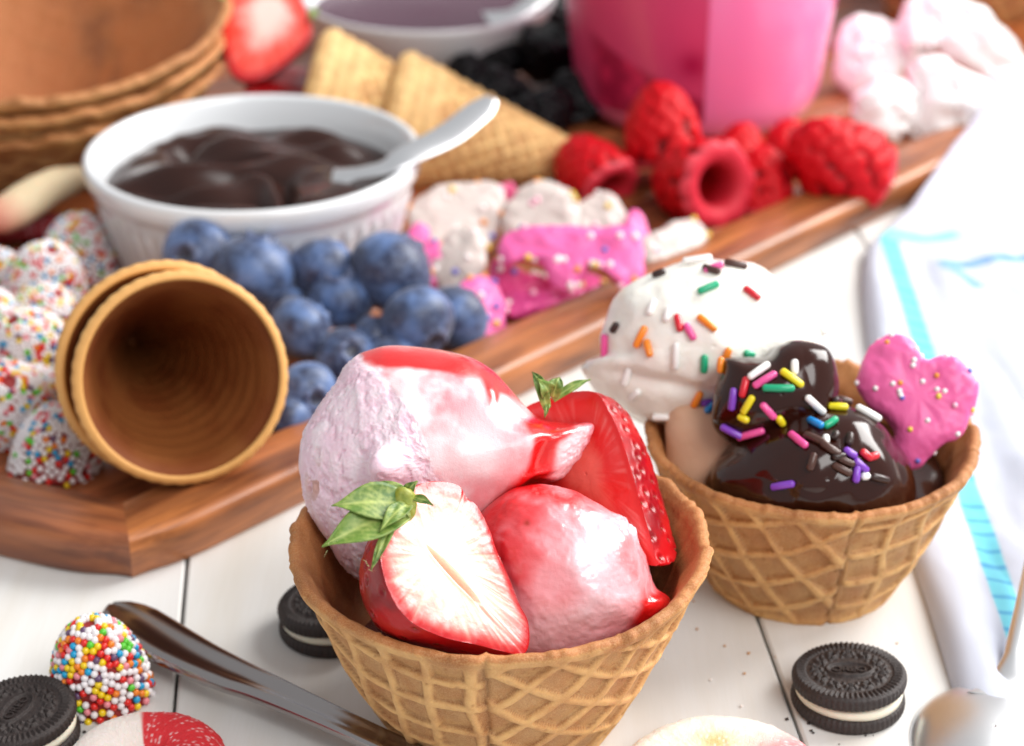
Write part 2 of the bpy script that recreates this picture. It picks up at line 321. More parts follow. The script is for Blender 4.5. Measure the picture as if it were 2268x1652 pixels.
back_bowl = obj('waffle_bowl', bowl_mesh('waffle_bowl', 4.8, 2.9, 4.9, 1.2, -82, -28, .19, 5), M['waffle'], None, BB, 'waffle bowl holding vanilla and fudge covered scoops beside the napkin', 'waffle bowl')

# ---------------------------------------------------------------- blobs from front outlines with real thickness
def blob(outline, d, front, back=None, n=180, k=80, nrm=None, a=1., b=1., disp=None, center=None, half=False, soft=0):
    back = front if back is None else back
    o = catmull(outline, n); c = np.array(center if center else o.mean(0), float); cw = P3(c[0], c[1], d); s = d / F
    off = (o - c) * s; off[:, 1] *= -1
    N3 = np.array(nrm if nrm is not None else (0, 0, 1), float); N3 /= np.linalg.norm(N3)
    wz = -(off[:, 0] * N3[0] + off[:, 1] * N3[1]) / N3[2]
    E = off[:, :1] * RI + off[:, 1:] * UP - wz[:, None] * FW
    nw = N3[0] * RI + N3[1] * UP - N3[2] * FW
    th = np.linspace(-np.pi / 2, np.pi / 2, k)[1:-1] if not half else np.linspace(-np.pi / 2, 0, k)[1:]
    ct = np.cos(th) ** a; st = np.sign(np.sin(th)) * np.abs(np.sin(th)) ** b
    Es = E.copy()
    for _ in range(int(soft * n)): Es = .5 * Es + .25 * (np.roll(Es, 1, 0) + np.roll(Es, -1, 0))
    Eq = E[None] if not soft else Es[None] + (E - Es)[None] * (np.cos(th) ** 3)[:, None, None]
    P = ct[:, None, None] * Eq + (st * np.where(st > 0, front, back))[:, None, None] * nw
    c0 = -back * nw; c1 = front * nw
    return P, c0, c1, cw, nw
def topx(P, cw):  # photo coordinates of world points, used to lay out patches of sauce
    Q = P + cw - CP; dd = Q @ FW; return 1134 + (Q @ RI) / dd * F, 826 - (Q @ UP) / dd * F
def normals(P):
    du = np.roll(P, -1, 1) - np.roll(P, 1, 1); dv = np.gradient(P, axis=0); n = np.cross(du, dv); n /= np.linalg.norm(n, axis=-1, keepdims=True) + 1e-9
    return n * np.sign((n * P).sum(-1, keepdims=True) + 1e-9)
def gs(x, y, cx, cy, sx, sy, rot=0):
    r = math.radians(rot); dx, dy = x - cx, y - cy; u = dx * math.cos(r) + dy * math.sin(r); v = -dx * math.sin(r) + dy * math.cos(r)
    return np.exp(-(u / sx) ** 2 - (v / sy) ** 2)

# upper pink scoop
out = [(665, 1050), (668, 970), (702, 905), (742, 850), (780, 795), (830, 772), (880, 765), (955, 771), (1030, 786), (1085, 815), (1130, 860), (1165, 903), (1200, 928), (1255, 937), (1302, 936), (1316, 946), (1304, 975), (1285, 1010), (1262, 1050), (1240, 1068), (1190, 1085), (1150, 1130), (1050, 1200), (940, 1270), (850, 1300), (770, 1265), (720, 1190), (682, 1125)]
P, c0, c1, cw, nw = blob(out, 56.0, 2.9, 3.2, 520, 300, center=(960, 1010), soft=9)
X, Y = topx(P, cw); nr = normals(P); fr = sstep(-.5, .6, P @ nw)
W = P + cw
warp = fbm(W * .9, 3, 3) * 26
bound = np.interp(Y + warp * .4, [760, 800, 900, 960, 1050, 1130, 1300], [770, 800, 905, 935, 960, 1030, 1060]) + warp * .8
film = sstep(-14, 14, X - bound) * sstep(-30, 10, (X + Y * .2) - 930 - 30)
film = sstep(-10, 12, X - bound)
ridge = np.exp(-((X - bound) / 16) ** 2)
rough = fbm(W * 2.2, 5, 7); pits = np.clip(fbm(W * np.array([3.5, 3.5, 3.5]), 4, 31) - .28, 0, 1)
lip = np.exp(-(((X - (790 + (Y - 820) * .12 + warp * .5)) / 9)) ** 2) * sstep(830, 860, Y) * (1 - sstep(960, 1010, Y))
dsp = (1 - film) * (rough * .03 + .022 * fbm(W * 14, 3, 90) * (1 + 1.5 * sstep(0, .4, fbm(W * .8, 2, 91))) - .06 * sstep(.22, .5, fbm(W * 2.6, 4, 92)) - pits * .22 * sstep(830, 900, Y) - gs(X, Y, 840, 960, 60, 90) * np.abs(rough) * .18) + film * (fbm(W * .8, 2, 4) * .07)
dsp += gs(X, Y, 864, 1030, 34, 36) * 1.0 * fr - gs(X, Y, 815, 1065, 26, 60, -20) * .12 * fr + .04 * lip * fr
dsp += .06 * sstep(-40, 20, X - (785 + (Y - 800) * .15)) * (1 - sstep(-10, 30, X - 900)) * fr * sstep(800, 840, Y) * (1 - sstep(1000, 1040, Y))
dsp -= .22 * gs(X, Y, 1205, 1010, 22, 60, 20) * fr - .10 * gs(X, Y, 1088, 872, 14, 26, -20)
dsp -= .18 * gs(X, Y, 1190, 1080, 90, 14, -25) * fr
dsp += .10 * np.abs(fbm(W * 5, 3, 77)) * gs(X, Y, 1280, 1000, 30, 60, 25)
P = P + nr * dsp[..., None]
pink = mixc(lin(246, 212, 226), lin(252, 230, 238), sstep(-.3, .5, rough)); pink = mixc(pink, lin(226, 176, 196), np.clip(pits * 1.6, 0, 1) * .5)
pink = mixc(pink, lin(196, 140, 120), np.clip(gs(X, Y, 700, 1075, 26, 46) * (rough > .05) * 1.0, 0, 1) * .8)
sn = fbm(W * np.array([1.1, 1.1, .8]) + 4, 4, 11); sn2 = fbm(W * 3, 3, 12)
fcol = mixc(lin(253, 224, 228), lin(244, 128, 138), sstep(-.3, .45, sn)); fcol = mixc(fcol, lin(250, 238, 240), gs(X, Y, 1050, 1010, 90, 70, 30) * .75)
red = np.clip(gs(X, Y, 890, 795, 120, 24, 3) * 1.25 + gs(X, Y, 1000, 805, 100, 22, 25) * .8 + gs(X, Y, 1120, 860, 75, 16, 45) * .9 + gs(X, Y, 1090, 872, 15, 34, -12) * 1.1 + gs(X, Y, 1212, 995, 30, 75, 12) * 1.15 + gs(X, Y, 1240, 950, 55, 20, 0) + gs(X, Y, 1140, 1100, 80, 24, -30) + gs(X, Y, 1200, 940, 40, 22) * .8 + gs(X, Y, 970, 870, 30, 22) * .35 + gs(X, Y, 1175, 1060, 30, 20) * .5, 0, 1.3)
red = np.clip(red + sn * .22 * (red > .03) + sn2 * .06, 0, 1) * film
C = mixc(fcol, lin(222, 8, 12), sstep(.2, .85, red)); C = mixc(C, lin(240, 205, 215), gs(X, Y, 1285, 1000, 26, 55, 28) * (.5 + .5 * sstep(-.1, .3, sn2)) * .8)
C = mixc(pink, C, film); gl = film * (.35 + .65 * sstep(.1, .5, red))
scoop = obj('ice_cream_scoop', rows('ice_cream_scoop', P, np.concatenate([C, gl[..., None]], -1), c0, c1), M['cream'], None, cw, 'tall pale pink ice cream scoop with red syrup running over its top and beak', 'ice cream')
# lower sauce covered scoop
out = [(1035, 1180), (1075, 1125), (1140, 1085), (1205, 1070), (1262, 1083), (1340, 1122), (1385, 1150), (1412, 1195), (1436, 1255), (1452, 1300), (1480, 1330), (1470, 1360), (1400, 1410), (1330, 1450), (1200, 1490), (1100, 1470), (1060, 1400), (1030, 1300)]
P, c0, c1, cw, nw = blob(out, 54.2, 2.2, 2.6, 420, 220, center=(1250, 1280), soft=3); X, Y = topx(P, cw); nr = normals(P); W = P + cw; fr = sstep(-.5, .6, P @ nw)
sn = fbm(W * 1.1 + 8, 4, 21); sn2 = fbm(W * 3.2, 3, 22)
P = P + nr * (sn * .1 + sn2 * .02 - .12 * gs(X, Y, 1435, 1330, 20, 60, 30) * fr + np.abs(fbm(W * 4, 3, 5)) * .12 * gs(X, Y, 1400, 1170, 20, 60, -35))[..., None]
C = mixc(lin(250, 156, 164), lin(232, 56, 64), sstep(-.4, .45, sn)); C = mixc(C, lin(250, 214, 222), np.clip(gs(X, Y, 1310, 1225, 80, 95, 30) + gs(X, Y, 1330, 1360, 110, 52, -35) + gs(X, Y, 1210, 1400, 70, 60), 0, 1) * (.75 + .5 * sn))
red = np.clip(gs(X, Y, 1100, 1130, 80, 34, -30) + gs(X, Y, 1230, 1095, 110, 26, 20) + gs(X, Y, 1400, 1260, 26, 90, -25) * .7 + gs(X, Y, 1440, 1370, 80, 26, -30) * 1.1 + gs(X, Y, 1100, 1350, 34, 110) * .9 + gs(X, Y, 1210, 1460, 80, 26) + gs(X, Y, 1070, 1220, 40, 60) + gs(X, Y, 1460, 1330, 24, 24), 0, 1.2)
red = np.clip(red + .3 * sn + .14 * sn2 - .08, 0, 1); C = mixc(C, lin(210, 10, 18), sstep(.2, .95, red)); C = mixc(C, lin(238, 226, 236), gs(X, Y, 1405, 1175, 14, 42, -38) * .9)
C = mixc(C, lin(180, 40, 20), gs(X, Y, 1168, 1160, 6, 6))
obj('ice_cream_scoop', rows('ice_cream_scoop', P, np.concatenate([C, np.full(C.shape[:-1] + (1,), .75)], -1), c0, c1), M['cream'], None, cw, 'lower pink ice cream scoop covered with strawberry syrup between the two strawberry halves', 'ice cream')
# melted pool of syrup and ice cream in the bottom of the bowl
Pp = []; Cc = []
for q in np.linspace(.05, 1, 14):
    t_ = np.linspace(0, 2 * np.pi, 90, endpoint=False); Pp.append(np.stack([4.2 * q * np.cos(t_), 4.2 * q * np.sin(t_), 2.3 + .12 * vn(np.stack([np.cos(t_) * q * 3, np.sin(t_) * q * 3, t_ * 0], -1))], -1)); Cc.append(np.repeat(np.concatenate([lin(96, 14, 18), [1]])[None], 90, 0))
obj('syrup_pool', rows('syrup_pool', Pp, Cc, cap0=[0, 0, 2.3]), M['cream'], None, FB, 'pool of red strawberry syrup inside the front waffle bowl', 'syrup')

# ---------------------------------------------------------------- strawberries
def leaf_mesh(base, tip, width, bend, nrm, seed=0, n=16):
    base, tip = np.array(base, float), np.array(tip, float); ax = tip - base; L = np.linalg.norm(ax); ax /= L; nrm = np.array(nrm, float); nrm -= ax * (nrm @ ax); nrm /= np.linalg.norm(nrm); side = np.cross(ax, nrm)
    P, C = [], []
    for i in range(n + 1):
        t = i / n; wd = width * (math.sin(math.pi * min(t * .8 + .18, 1)) ** .8) * (1 - t ** 5) + .012; cen = base + ax * L * t + nrm * bend * math.sin(math.pi * t * .9); row = []
        for j in range(13):
            u = j / 12 * 2 - 1; row.append(cen + side * wd * u + nrm * (.22 * wd * u * u + .02 * math.sin(9 * t + 5 * u + seed))); vein = math.exp(-(u / .12) ** 2) + .5 * math.exp(-(((abs(u) * 3 - t * 7) % 1 - .5) / .12) ** 2)
            C.append(mixc(mixc(lin(62, 98, 30), lin(104, 136, 52), .5 + .5 * math.sin(seed + 3 * t)), lin(196, 206, 120), min(1, .55 * vein + .25 * (t < .15))))
        row += [p - nrm * .035 for p in row[::-1]]; C += C[-13:][::-1]; P.append(row)
    return rows('leaf', P, C, cap0=base, cap1=tip)
def strawberry(name, face, d, nrm, depth, label, slit, leaves, skin_seed=0, seeds=60, fcols=None, core=1., group=None, center=None, stk=1., n=300):
    P, c0, c1, cw, nw = blob(face, d, depth, depth, n, 90, nrm, half=True, center=center, a=.72, b=.9)
    th = empty(name, cw, label, 'strawberry', group)
    # skin with dimples round each seed
    rngs = np.random.default_rng(skin_seed); R_, n_ = P.shape[:2]; sp = []
    tries = 0
    while len(sp) < seeds and tries < 4000:
        tries += 1; i = int(R_ - 1 - (rngs.random() ** 1.1) * (R_ - 4)); j = rngs.integers(n_)
        if i > R_ - 3: continue
        p = P[i, j]
        if all(np.linalg.norm(p - P[a, b]) > .36 for a, b in sp): sp.append((i, j))
    nr = normals(P)
    dsp = np.zeros(P.shape[:2]); dm = np.zeros(P.shape[:2])
    for i, j in sp:
        r = np.linalg.norm(P - P[i, j], axis=-1); dsp -= .035 * np.exp(-(r / .09) ** 2); dsp += .018 * np.exp(-((r - .17) / .06) ** 2); dm = np.maximum(dm, np.exp(-(r / .12) ** 2))
    W = P + cw; nz_ = fbm(W * 1.3, 3, skin_seed)
    C = mixc(lin(184, 8, 20), lin(140, 4, 18), sstep(-.4, .5, nz_)); C = mixc(C, lin(112, 4, 16), dm * .5)
    PS = P + nr * (dsp + .03 * nz_)[..., None]; PS[-1] = P[-1]
    obj('skin', rows('skin', PS, C, cap0=c0), M['berryskin'], th)
    sv, sf = sphere_vf(6, 8); sm = mesh('seed', sv * np.array([.026, .042, .016]), None, sf); sm.materials.append(M['seed'])
    for i, j in sp:
        a, b, c = frame(nr[i, j]); m = Matrix((a, b, c)).transposed().to_4x4(); o = obj('seed', sm, None, th, P[i, j] - nr[i, j] * .03); o.rotation_euler = m.to_euler()
    # cut face
    E = P[-1]; K = 70; rr = np.linspace(0.02, 1, K); G = rr[:, None, None] * E[None]
    uu = E / (np.linalg.norm(E, axis=1)[:, None]); a0 = np.linspace(0, 1, n, endpoint=False)
    Rr = np.repeat(rr[:, None], n, 1); A = np.repeat(a0[None] * 2 * np.pi, K, 0); X, Y = topx(G, cw)
    streak = stk * vn(np.stack([np.cos(A) * 14, np.sin(A) * 14, Rr * 1.2], -1), 2) * .6 + stk * vn(np.stack([np.cos(A) * 34, np.sin(A) * 34, Rr * 2], -1), 3) * .5
    W = G + cw; f2 = fbm(W * 1.6, 3, 41)
    cin, cmid, cout = fcols or (lin(250, 232, 208), lin(238, 104, 98), lin(190, 8, 20))
    C = mixc(cin, cmid, sstep(.30 * core, 1.0 * core, Rr + .2 * streak + .12 * f2)); C = mixc(C, cout, sstep(.80, .99, Rr + .05 * streak + .02 * f2))
    C = mixc(C, lin(255, 236, 226), np.clip(streak, 0, 1) * sstep(.5, .8, Rr) * (1 - sstep(.86, .95, Rr)) * .55)
    H = .05 * np.sin(np.minimum(1, (1 - Rr) * 6) * np.pi / 2) + .010 * streak * sstep(.3, .6, Rr) + .03 * f2
    if slit:
        sx, sy, lx, ly, rot = slit; g = gs(X, Y, sx, sy, lx, ly, rot); g2 = gs(X, Y, sx, sy, lx * 1.15, ly * 1.9, rot)
        H -= .22 * sstep(.3, .8, g); H += .05 * np.exp(-((g2 - .5) / .2) ** 2); C = mixc(C, lin(240, 176, 160), sstep(.25, .7, g) * .55)
        g3 = gs(X, Y, sx + (sx - center[0]) * 0 + 60, sy + 70, lx * 1.3, ly * .35, rot); C = mixc(C, lin(240, 186, 176), g3 * .5); H -= g3 * .05
    G = G + nw * (H * (Rr < 1))[..., None] + nw * .0
    obj('cut_face', rows('cut_face', G, C, cap0=np.zeros(3)), M['berryflesh'], th)
    for bx, by, bd, tx, ty, td, wd, bend in leaves:
        obj('sepal', leaf_mesh(P3(bx, by, bd) - cw, P3(tx, ty, td) - cw, wd, bend, UP * .5 - FW, bx + tx), M['leaf'], th)
    return th, cw, nw
face = [(915, 1080), (960, 1070), (1012, 1082), (1030, 1108), (1055, 1130), (1082, 1180), (1100, 1230), (1128, 1290), (1150, 1345), (1170, 1385), (1172, 1432), (1155, 1452), (1110, 1440), (1050, 1420), (985, 1400), (920, 1365), (880, 1320), (856, 1262), (848, 1205), (862, 1150), (885, 1110)]
leaves = [(905, 1120, 50.4, 733, 1122, 49.7, .5, .25), (895, 1130, 50.2, 713, 1213, 49.4, .5, .22), (870, 1160, 50.0, 822, 1262, 49.4, .13, .1), (905, 1100, 50.7, 818, 1074, 50.7, .2, .15), (900, 1095, 50.6, 925, 1065, 50.5, .14, .1), (905, 1115, 50.3, 840, 1180, 49.5, .22, .2), (915, 1100, 50.4, 960, 1120, 50.2, .1, .1)]
sb1, cw1, nw1 = strawberry('strawberry_half', face, 51.1, (.56, .42, .71), 2.3, 'halved strawberry with green leaves, white cut face up, at the front of the pink bowl', (1000, 1275, 92, 6.5, 47), leaves, 3, 90, center=(975, 1240))
fv = leaf_mesh([0, 0, 0], [0, 0, .001], .1, 0, [1, 0, 0]) if False else None
# stem end and yellowish collar
sv, sf = sphere_vf(10, 14)
cp = P3(893, 1118, 50.5) - cw1
pv = sv * np.array([.36, .28, .5]) + .06 * fbm(sv * 3, 3, 4)[:, None] * sv
obj('stem_collar', mesh('stem_collar', pv + cp, None, sf, mixc(lin(150, 150, 40), lin(110, 130, 50), sstep(-.3, .3, fbm(sv * 2, 2, 6)))), M['leaf'], sb1)
hv = []
for i in range(90):   # fine hairs on the calyx, one joined part
    t0 = rng.random(); src = leaves[rng.integers(4)]; b = P3(*src[:3]) * (1 - t0) + P3(src[3], src[4], src[5]) * t0 - cw1 + (rng.random(3) - .5) * .3
    t = b + (rng.random(3) - .5) * .35; s_ = np.array([.008, 0, .004]); hv.append((np.array([b - s_, b + s_, t]), np.array([[0, 1, 2]]), None))
Vh, Fh, _ = join(hv); o = obj('leaf_hair', mesh('leaf_hair', Vh, None, Fh, np.repeat(lin(206, 214, 150)[None], len(Vh), 0)), M['leaf'], sb1, kind='stuff')
face = [(1165, 905), (1220, 882), (1275, 868), (1322, 872), (1348, 912), (1372, 965), (1392, 1030), (1410, 1100), (1428, 1165), (1440, 1215), (1445, 1238), (1400, 1230), (1330, 1190), (1250, 1140), (1180, 1080), (1150, 1000), (1148, 945)]
leaves = [(1212, 905, 55.6, 1178, 828, 56.0, .16, .5), (1225, 880, 55.8, 1240, 838, 56, .2, .3), (1225, 885, 56, 1308, 842, 56.3, .12, .2), (1215, 890, 55.6, 1206, 925, 55.4, .06, .05), (1213, 880, 55.7, 1186, 836, 55.5, .22, .35)]
sb2, cw2, nw2 = strawberry('strawberry_half', face, 56.0, (-.64, .12, .74), 2.1, 'halved strawberry stood upright behind the syrup covered scoop, seedy skin turned right', None, leaves, 11, 110, fcols=(lin(232, 110, 96), lin(222, 40, 36), lin(214, 12, 14)), core=.55, center=(1300, 1050), stk=.35)
face = [(488, 20), (520, -30), (600, -50), (660, -10), (688, 50), (688, 90), (650, 140), (600, 180), (560, 192), (525, 175), (505, 120)]
strawberry('strawberry_half', face, 93, (.1, .45, .88), 1.5, 'halved strawberry with pale cut face behind the fudge ramekin', None, [(700, 20, 93.5, 690, 45, 92.5, .2, .1), (500, -20, 93, 492, 8, 92.4, .22, .1)], 21, 30, center=(604, 22), n=120, core=.75, stk=.4, fcols=(lin(238, 206, 196), lin(232, 70, 54), lin(190, 14, 26)))
face = [(560, 150), (640, 130), (700, 160), (690, 230), (600, 250), (550, 220)]
strawberry('strawberry_half', face, 92, (.1, .85, .5), 1.4, 'dark red strawberry lying below the pale halved one behind the ramekin', None, [], 22, 10, center=(625, 190), n=90, core=.3, stk=.2, fcols=(lin(160, 14, 18), lin(150, 12, 18), lin(140, 8, 16)))

# ---------------------------------------------------------------- back bowl: scoops
out = [(1290, 822), (1300, 800), (1330, 785), (1328, 745), (1345, 700), (1368, 655), (1410, 625), (1465, 600), (1530, 578), (1600, 570), (1665, 582), (1715, 612), (1760, 655), (1798, 705), (1828, 738), (1826, 790), (1780, 860), (1700, 915), (1610, 935), (1540, 935), (1470, 947), (1415, 938), (1370, 905), (1320, 865)]
P, c0, c1, cwv, nw = blob(out, 63.2, 2.9, 3.0, 360, 200, center=(1560, 770), soft=1); nr = normals(P); W = P + cwv; X, Y = topx(P, cwv)
P = P + nr * (fbm(W * .9, 2, 51) * .16 + fbm(W * 3.5, 3, 52) * .022 - .2 * gs(X, Y, 1470, 850, 160, 16, 12) * (P @ nw > 0))[..., None]
obj('ice_cream_scoop', rows('ice_cream_scoop', P, None, c0, c1), M['vanilla'], None, cwv, 'white vanilla ice cream scoop scattered with coloured sprinkles', 'ice cream')
def chocoscoop(out, d, f_, b_, cen, label, seed, mat='fudge', amp=.14, col=None):
    P, c0, c1, cw, nw = blob(out, d, f_, b_, 300, 150, center=cen, soft=1); nr = normals(P); W = P + cw
    P = P + nr * (fbm(W * .7, 2, seed) * amp * 1.2 + np.abs(fbm(W * .8 + .5 * fbm(W * .7, 2, 7)[..., None], 1, seed + 1)) * amp * 1.2)[..., None]
    return obj('ice_cream_scoop', rows('ice_cream_scoop', P, None if col is None else np.repeat(np.repeat(col[None, None], P.shape[0], 0), P.shape[1], 1), c0, c1), M[mat], None, cw, label, 'ice cream')
chocoscoop([(1484, 900), (1560, 880), (1660, 900), (1700, 1020), (1670, 1130), (1600, 1160), (1530, 1160), (1492, 1110), (1474, 1010)], 61.6, 1.3, 2.0, (1575, 1035), 'tan chocolate ice cream showing between the white scoop and the fudge', 61, 'cream', .1, np.array([*lin(216, 176, 146), .0]))
chocoscoop([(1562, 1075), (1568, 1045), (1600, 1005), (1645, 955), (1700, 915), (1780, 890), (1860, 890), (1925, 920), (1975, 970), (2015, 1030), (2030, 1095), (2000, 1150), (1880, 1200), (1750, 1210), (1640, 1180), (1580, 1120)], 60.0, 2.7, 2.8, (1800, 1050), 'lower scoop buried under glossy dark fudge in the back waffle bowl', 64)
chocoscoop([(1578, 930), (1583, 880), (1598, 830), (1606, 795), (1650, 793), (1695, 790), (1722, 764), (1760, 753), (1810, 758), (1842, 780), (1860, 830), (1855, 885), (1835, 935), (1780, 965), (1700, 985), (1635, 978), (1598, 960)], 59.6, 1.2, 2.2, (1720, 870), 'upper fudge covered scoop with a mound of coloured sprinkles', 68)

Pp = []
for q in np.linspace(.05, 1, 14): t_ = np.linspace(0, 2 * np.pi, 120, endpoint=False); Pp.append(np.stack([(4.12 * q + .12 * vn(np.stack([np.cos(t_) * 2, np.sin(t_) * 2, t_ * 0], -1)) * q) * np.cos(t_), 4.12 * q * np.sin(t_), 3.95 + .1 * vn(np.stack([np.cos(t_) * q * 3, np.sin(t_) * q * 3, t_ * 0], -1)) - .25 * q ** 6], -1))
obj('chocolate_pool', rows('chocolate_pool', Pp, None, cap0=[0, 0, 3.95]), M['fudge'], None, BB, 'dark fudge that has run down and pooled inside the back waffle bowl', 'chocolate sauce')
# BVH of scoops so that sprinkles rest on the surface they lie on
pl_ = lathe0 = None
def bvh_of(objs):
    V, Fc, o = [], [], 0
    for ob in objs:
        me = ob.data; n = len(me.vertices); co = np.empty(n * 3); me.vertices.foreach_get('co', co); co = co.reshape(-1, 3) + np.array(ob.location)
        V.append(co); Fc += [[v + o for v in p.vertices] for p in me.polygons]; o += n
    return BVHTree.FromPolygons([tuple(v) for v in np.concatenate(V)], Fc)
scs = [o for o in COL.objects if o.name.startswith('ice_cream_scoop')]
bv = bvh_of(scs[2:])
def hit(bv, x, y):
    d = P3(x, y, 1) - CP; d /= np.linalg.norm(d); h = bv.ray_cast(Vector(CP), Vector(d)); return (None, None) if h[0] is None else (np.array(h[0]), np.array(h[1]))
caps = {}
def capsule(col, L):
    key = (col, round(L, 2))
    if key not in caps:
        r = .115; sv, sf = sphere_vf(10, 12); v = sv * r; v[:, 2] += np.where(v[:, 2] > 1e-6, 1, -1) * max(L / 2 - r, .02) * (np.abs(v[:, 2]) > 1e-6); v = v + .012 * vn(v * 5 + hash(key[1]) % 9, 3)[:, None]
        me = mesh('sprinkle', v, None, sf); me.materials.append(M['s_' + col]); caps[key] = me
    return caps[key]
# x, y and size in a magnified look at the back bowl: (x, y, angle, colour, length)
SP = [(715, 92, 8, 'pink', 190), (690, 124, 6, 'white', 150), (728, 190, -58, 'brown', 110), (840, 165, -10, 'brown', 120), (740, 180, 10, 'pink', 100), (478, 208, 5, 'dark', 70),
      (712, 275, 35, 'green', 120), (918, 300, -50, 'red', 100), (446, 365, 85, 'white', 90), (520, 400, 85, 'white', 80), (572, 440, -72, 'red', 95), (625, 480, -60, 'pink', 100), (706, 440, -42, 'orange', 120),
      (392, 508, 62, 'orange', 120), (430, 560, -65, 'orange', 100), (558, 595, 87, 'white', 140), (692, 632, 88, 'green', 95), (802, 585, 70, 'orange', 70), (785, 640, 80, 'orange', 80), (903, 585, -8, 'green', 65), (325, 690, 68, 'white', 110), (365, 778, 45, 'white', 90), (655, 800, 70, 'orange', 95), (485, 880, 10, 'white', 90),
      (205, 445, 30, 'dark', 60), (160, 535, 62, 'pink', 130), (1255, 478, 60, 'white', 60),
      (955, 675, 50, 'white', 140), (1125, 655, 87, 'white', 85), (985, 715, 32, 'pink', 130), (888, 750, 80, 'red', 110), (1110, 705, -38, 'yellow', 130), (1048, 752, -2, 'green', 155), (836, 805, 80, 'purple', 115), (905, 830, 55, 'yellow', 110), (885, 890, -20, 'yellow', 70), (730, 845, 62, 'blue', 105), (700, 812, 0, 'purple', 60),
      (1000, 855, -50, 'pink', 110), (1058, 900, -60, 'yellow', 65), (828, 952, -20, 'purple', 120), (915, 962, 35, 'pink', 150), (1220, 828, -38, 'white', 140), (1335, 850, -18, 'yellow', 100), (1320, 812, -8, 'dark', 90), (1475, 880, -45, 'white', 140), (1228, 925, -62, 'blue', 110), (1302, 925, 55, 'green', 90), (1148, 1005, -52, 'pink', 140), (1395, 805, 20, 'brown', 80),
      (1275, 1005, 80, 'white', 60), (1225, 1000, -45, 'brown', 130), (1388, 1000, 78, 'dark', 80), (1295, 1045, -40, 'brown', 120), (1212, 1105, 75, 'brown', 90), (1390, 1065, -35, 'purple', 75), (1440, 1125, -38, 'purple', 95), (1418, 1165, 80, 'purple', 85), (1465, 1075, -35, 'red', 80), (1498, 1080, 20, 'red', 70), (1352, 1140, -30, 'brown', 110), (1372, 1105, -25, 'brown', 90), (1335, 1080, 10, 'dark', 80), (1530, 1182, -12, 'dark', 110), (1072, 1213, 15, 'purple', 125), (1460, 1172, 5, 'white', 50), (1320, 985, 70, 'dark', 60)]
CN = dict(dark='dark chocolate', brown='chocolate')
def zone(x, y):
    if x < 300: return 'hanging at the left edge of the white scoop'
    if y < 240: return 'on the very top of the white scoop'
    if y < 520: return 'on the upper white scoop'
    if x < 780 and y < 950: return 'low on the white scoop'
    if x < 1180 and y < 1000: return 'on the left of the upper fudge scoop'
    if y < 960: return 'on the right of the upper fudge scoop'
    return 'on the lower fudge scoop'
labs = {}
for x, y, a, c, L in SP: labs.setdefault((c, zone(x, y)), []).append((x, y))
for x, y, a, c, L in SP:
    px, py = 1240.3 + x * .4612, 513.8 + y * .4612; h, nn = hit(bv, px, py)
    if h is None: h, nn = hit(bv, px + (30 if x < 400 else -14), py + 8)
    if h is None: continue
    if nn @ FW > 0: nn = -nn
    dep = (h - CP) @ FW; Lc = L * .4612 * dep / F
    v = math.cos(math.radians(a)) * RI + math.sin(math.radians(a)) * UP; v = v - nn * (v @ nn); v /= np.linalg.norm(v); e1, e2 = np.cross(v, nn), None
    e1 /= np.linalg.norm(e1); e2 = np.cross(v, e1); m = Matrix((e1, e2, v)).transposed().to_4x4()
    same = labs[(c, zone(x, y))]; lab = '%s sprinkle %s' % (CN.get(c, c), zone(x, y))
    if len(same) > 1:
        xs = sorted(same, key=lambda p: p[1]); i = xs.index((x, y)); lab += ', ' + (('upper', 'lower') if len(same) == 2 else ('first', 'second', 'third', 'fourth', 'fifth', 'sixth', 'lowest'))[min(i, 6)] + (' one' if len(same) == 2 else ' from the top')
    o = obj('sprinkle', capsule(c, max(.26, round(Lc * 20) / 20)), None, None, h + nn * .085, lab, 'sprinkle', 'sprinkles on the scoops in the back waffle bowl'); o.rotation_euler = m.to_euler()

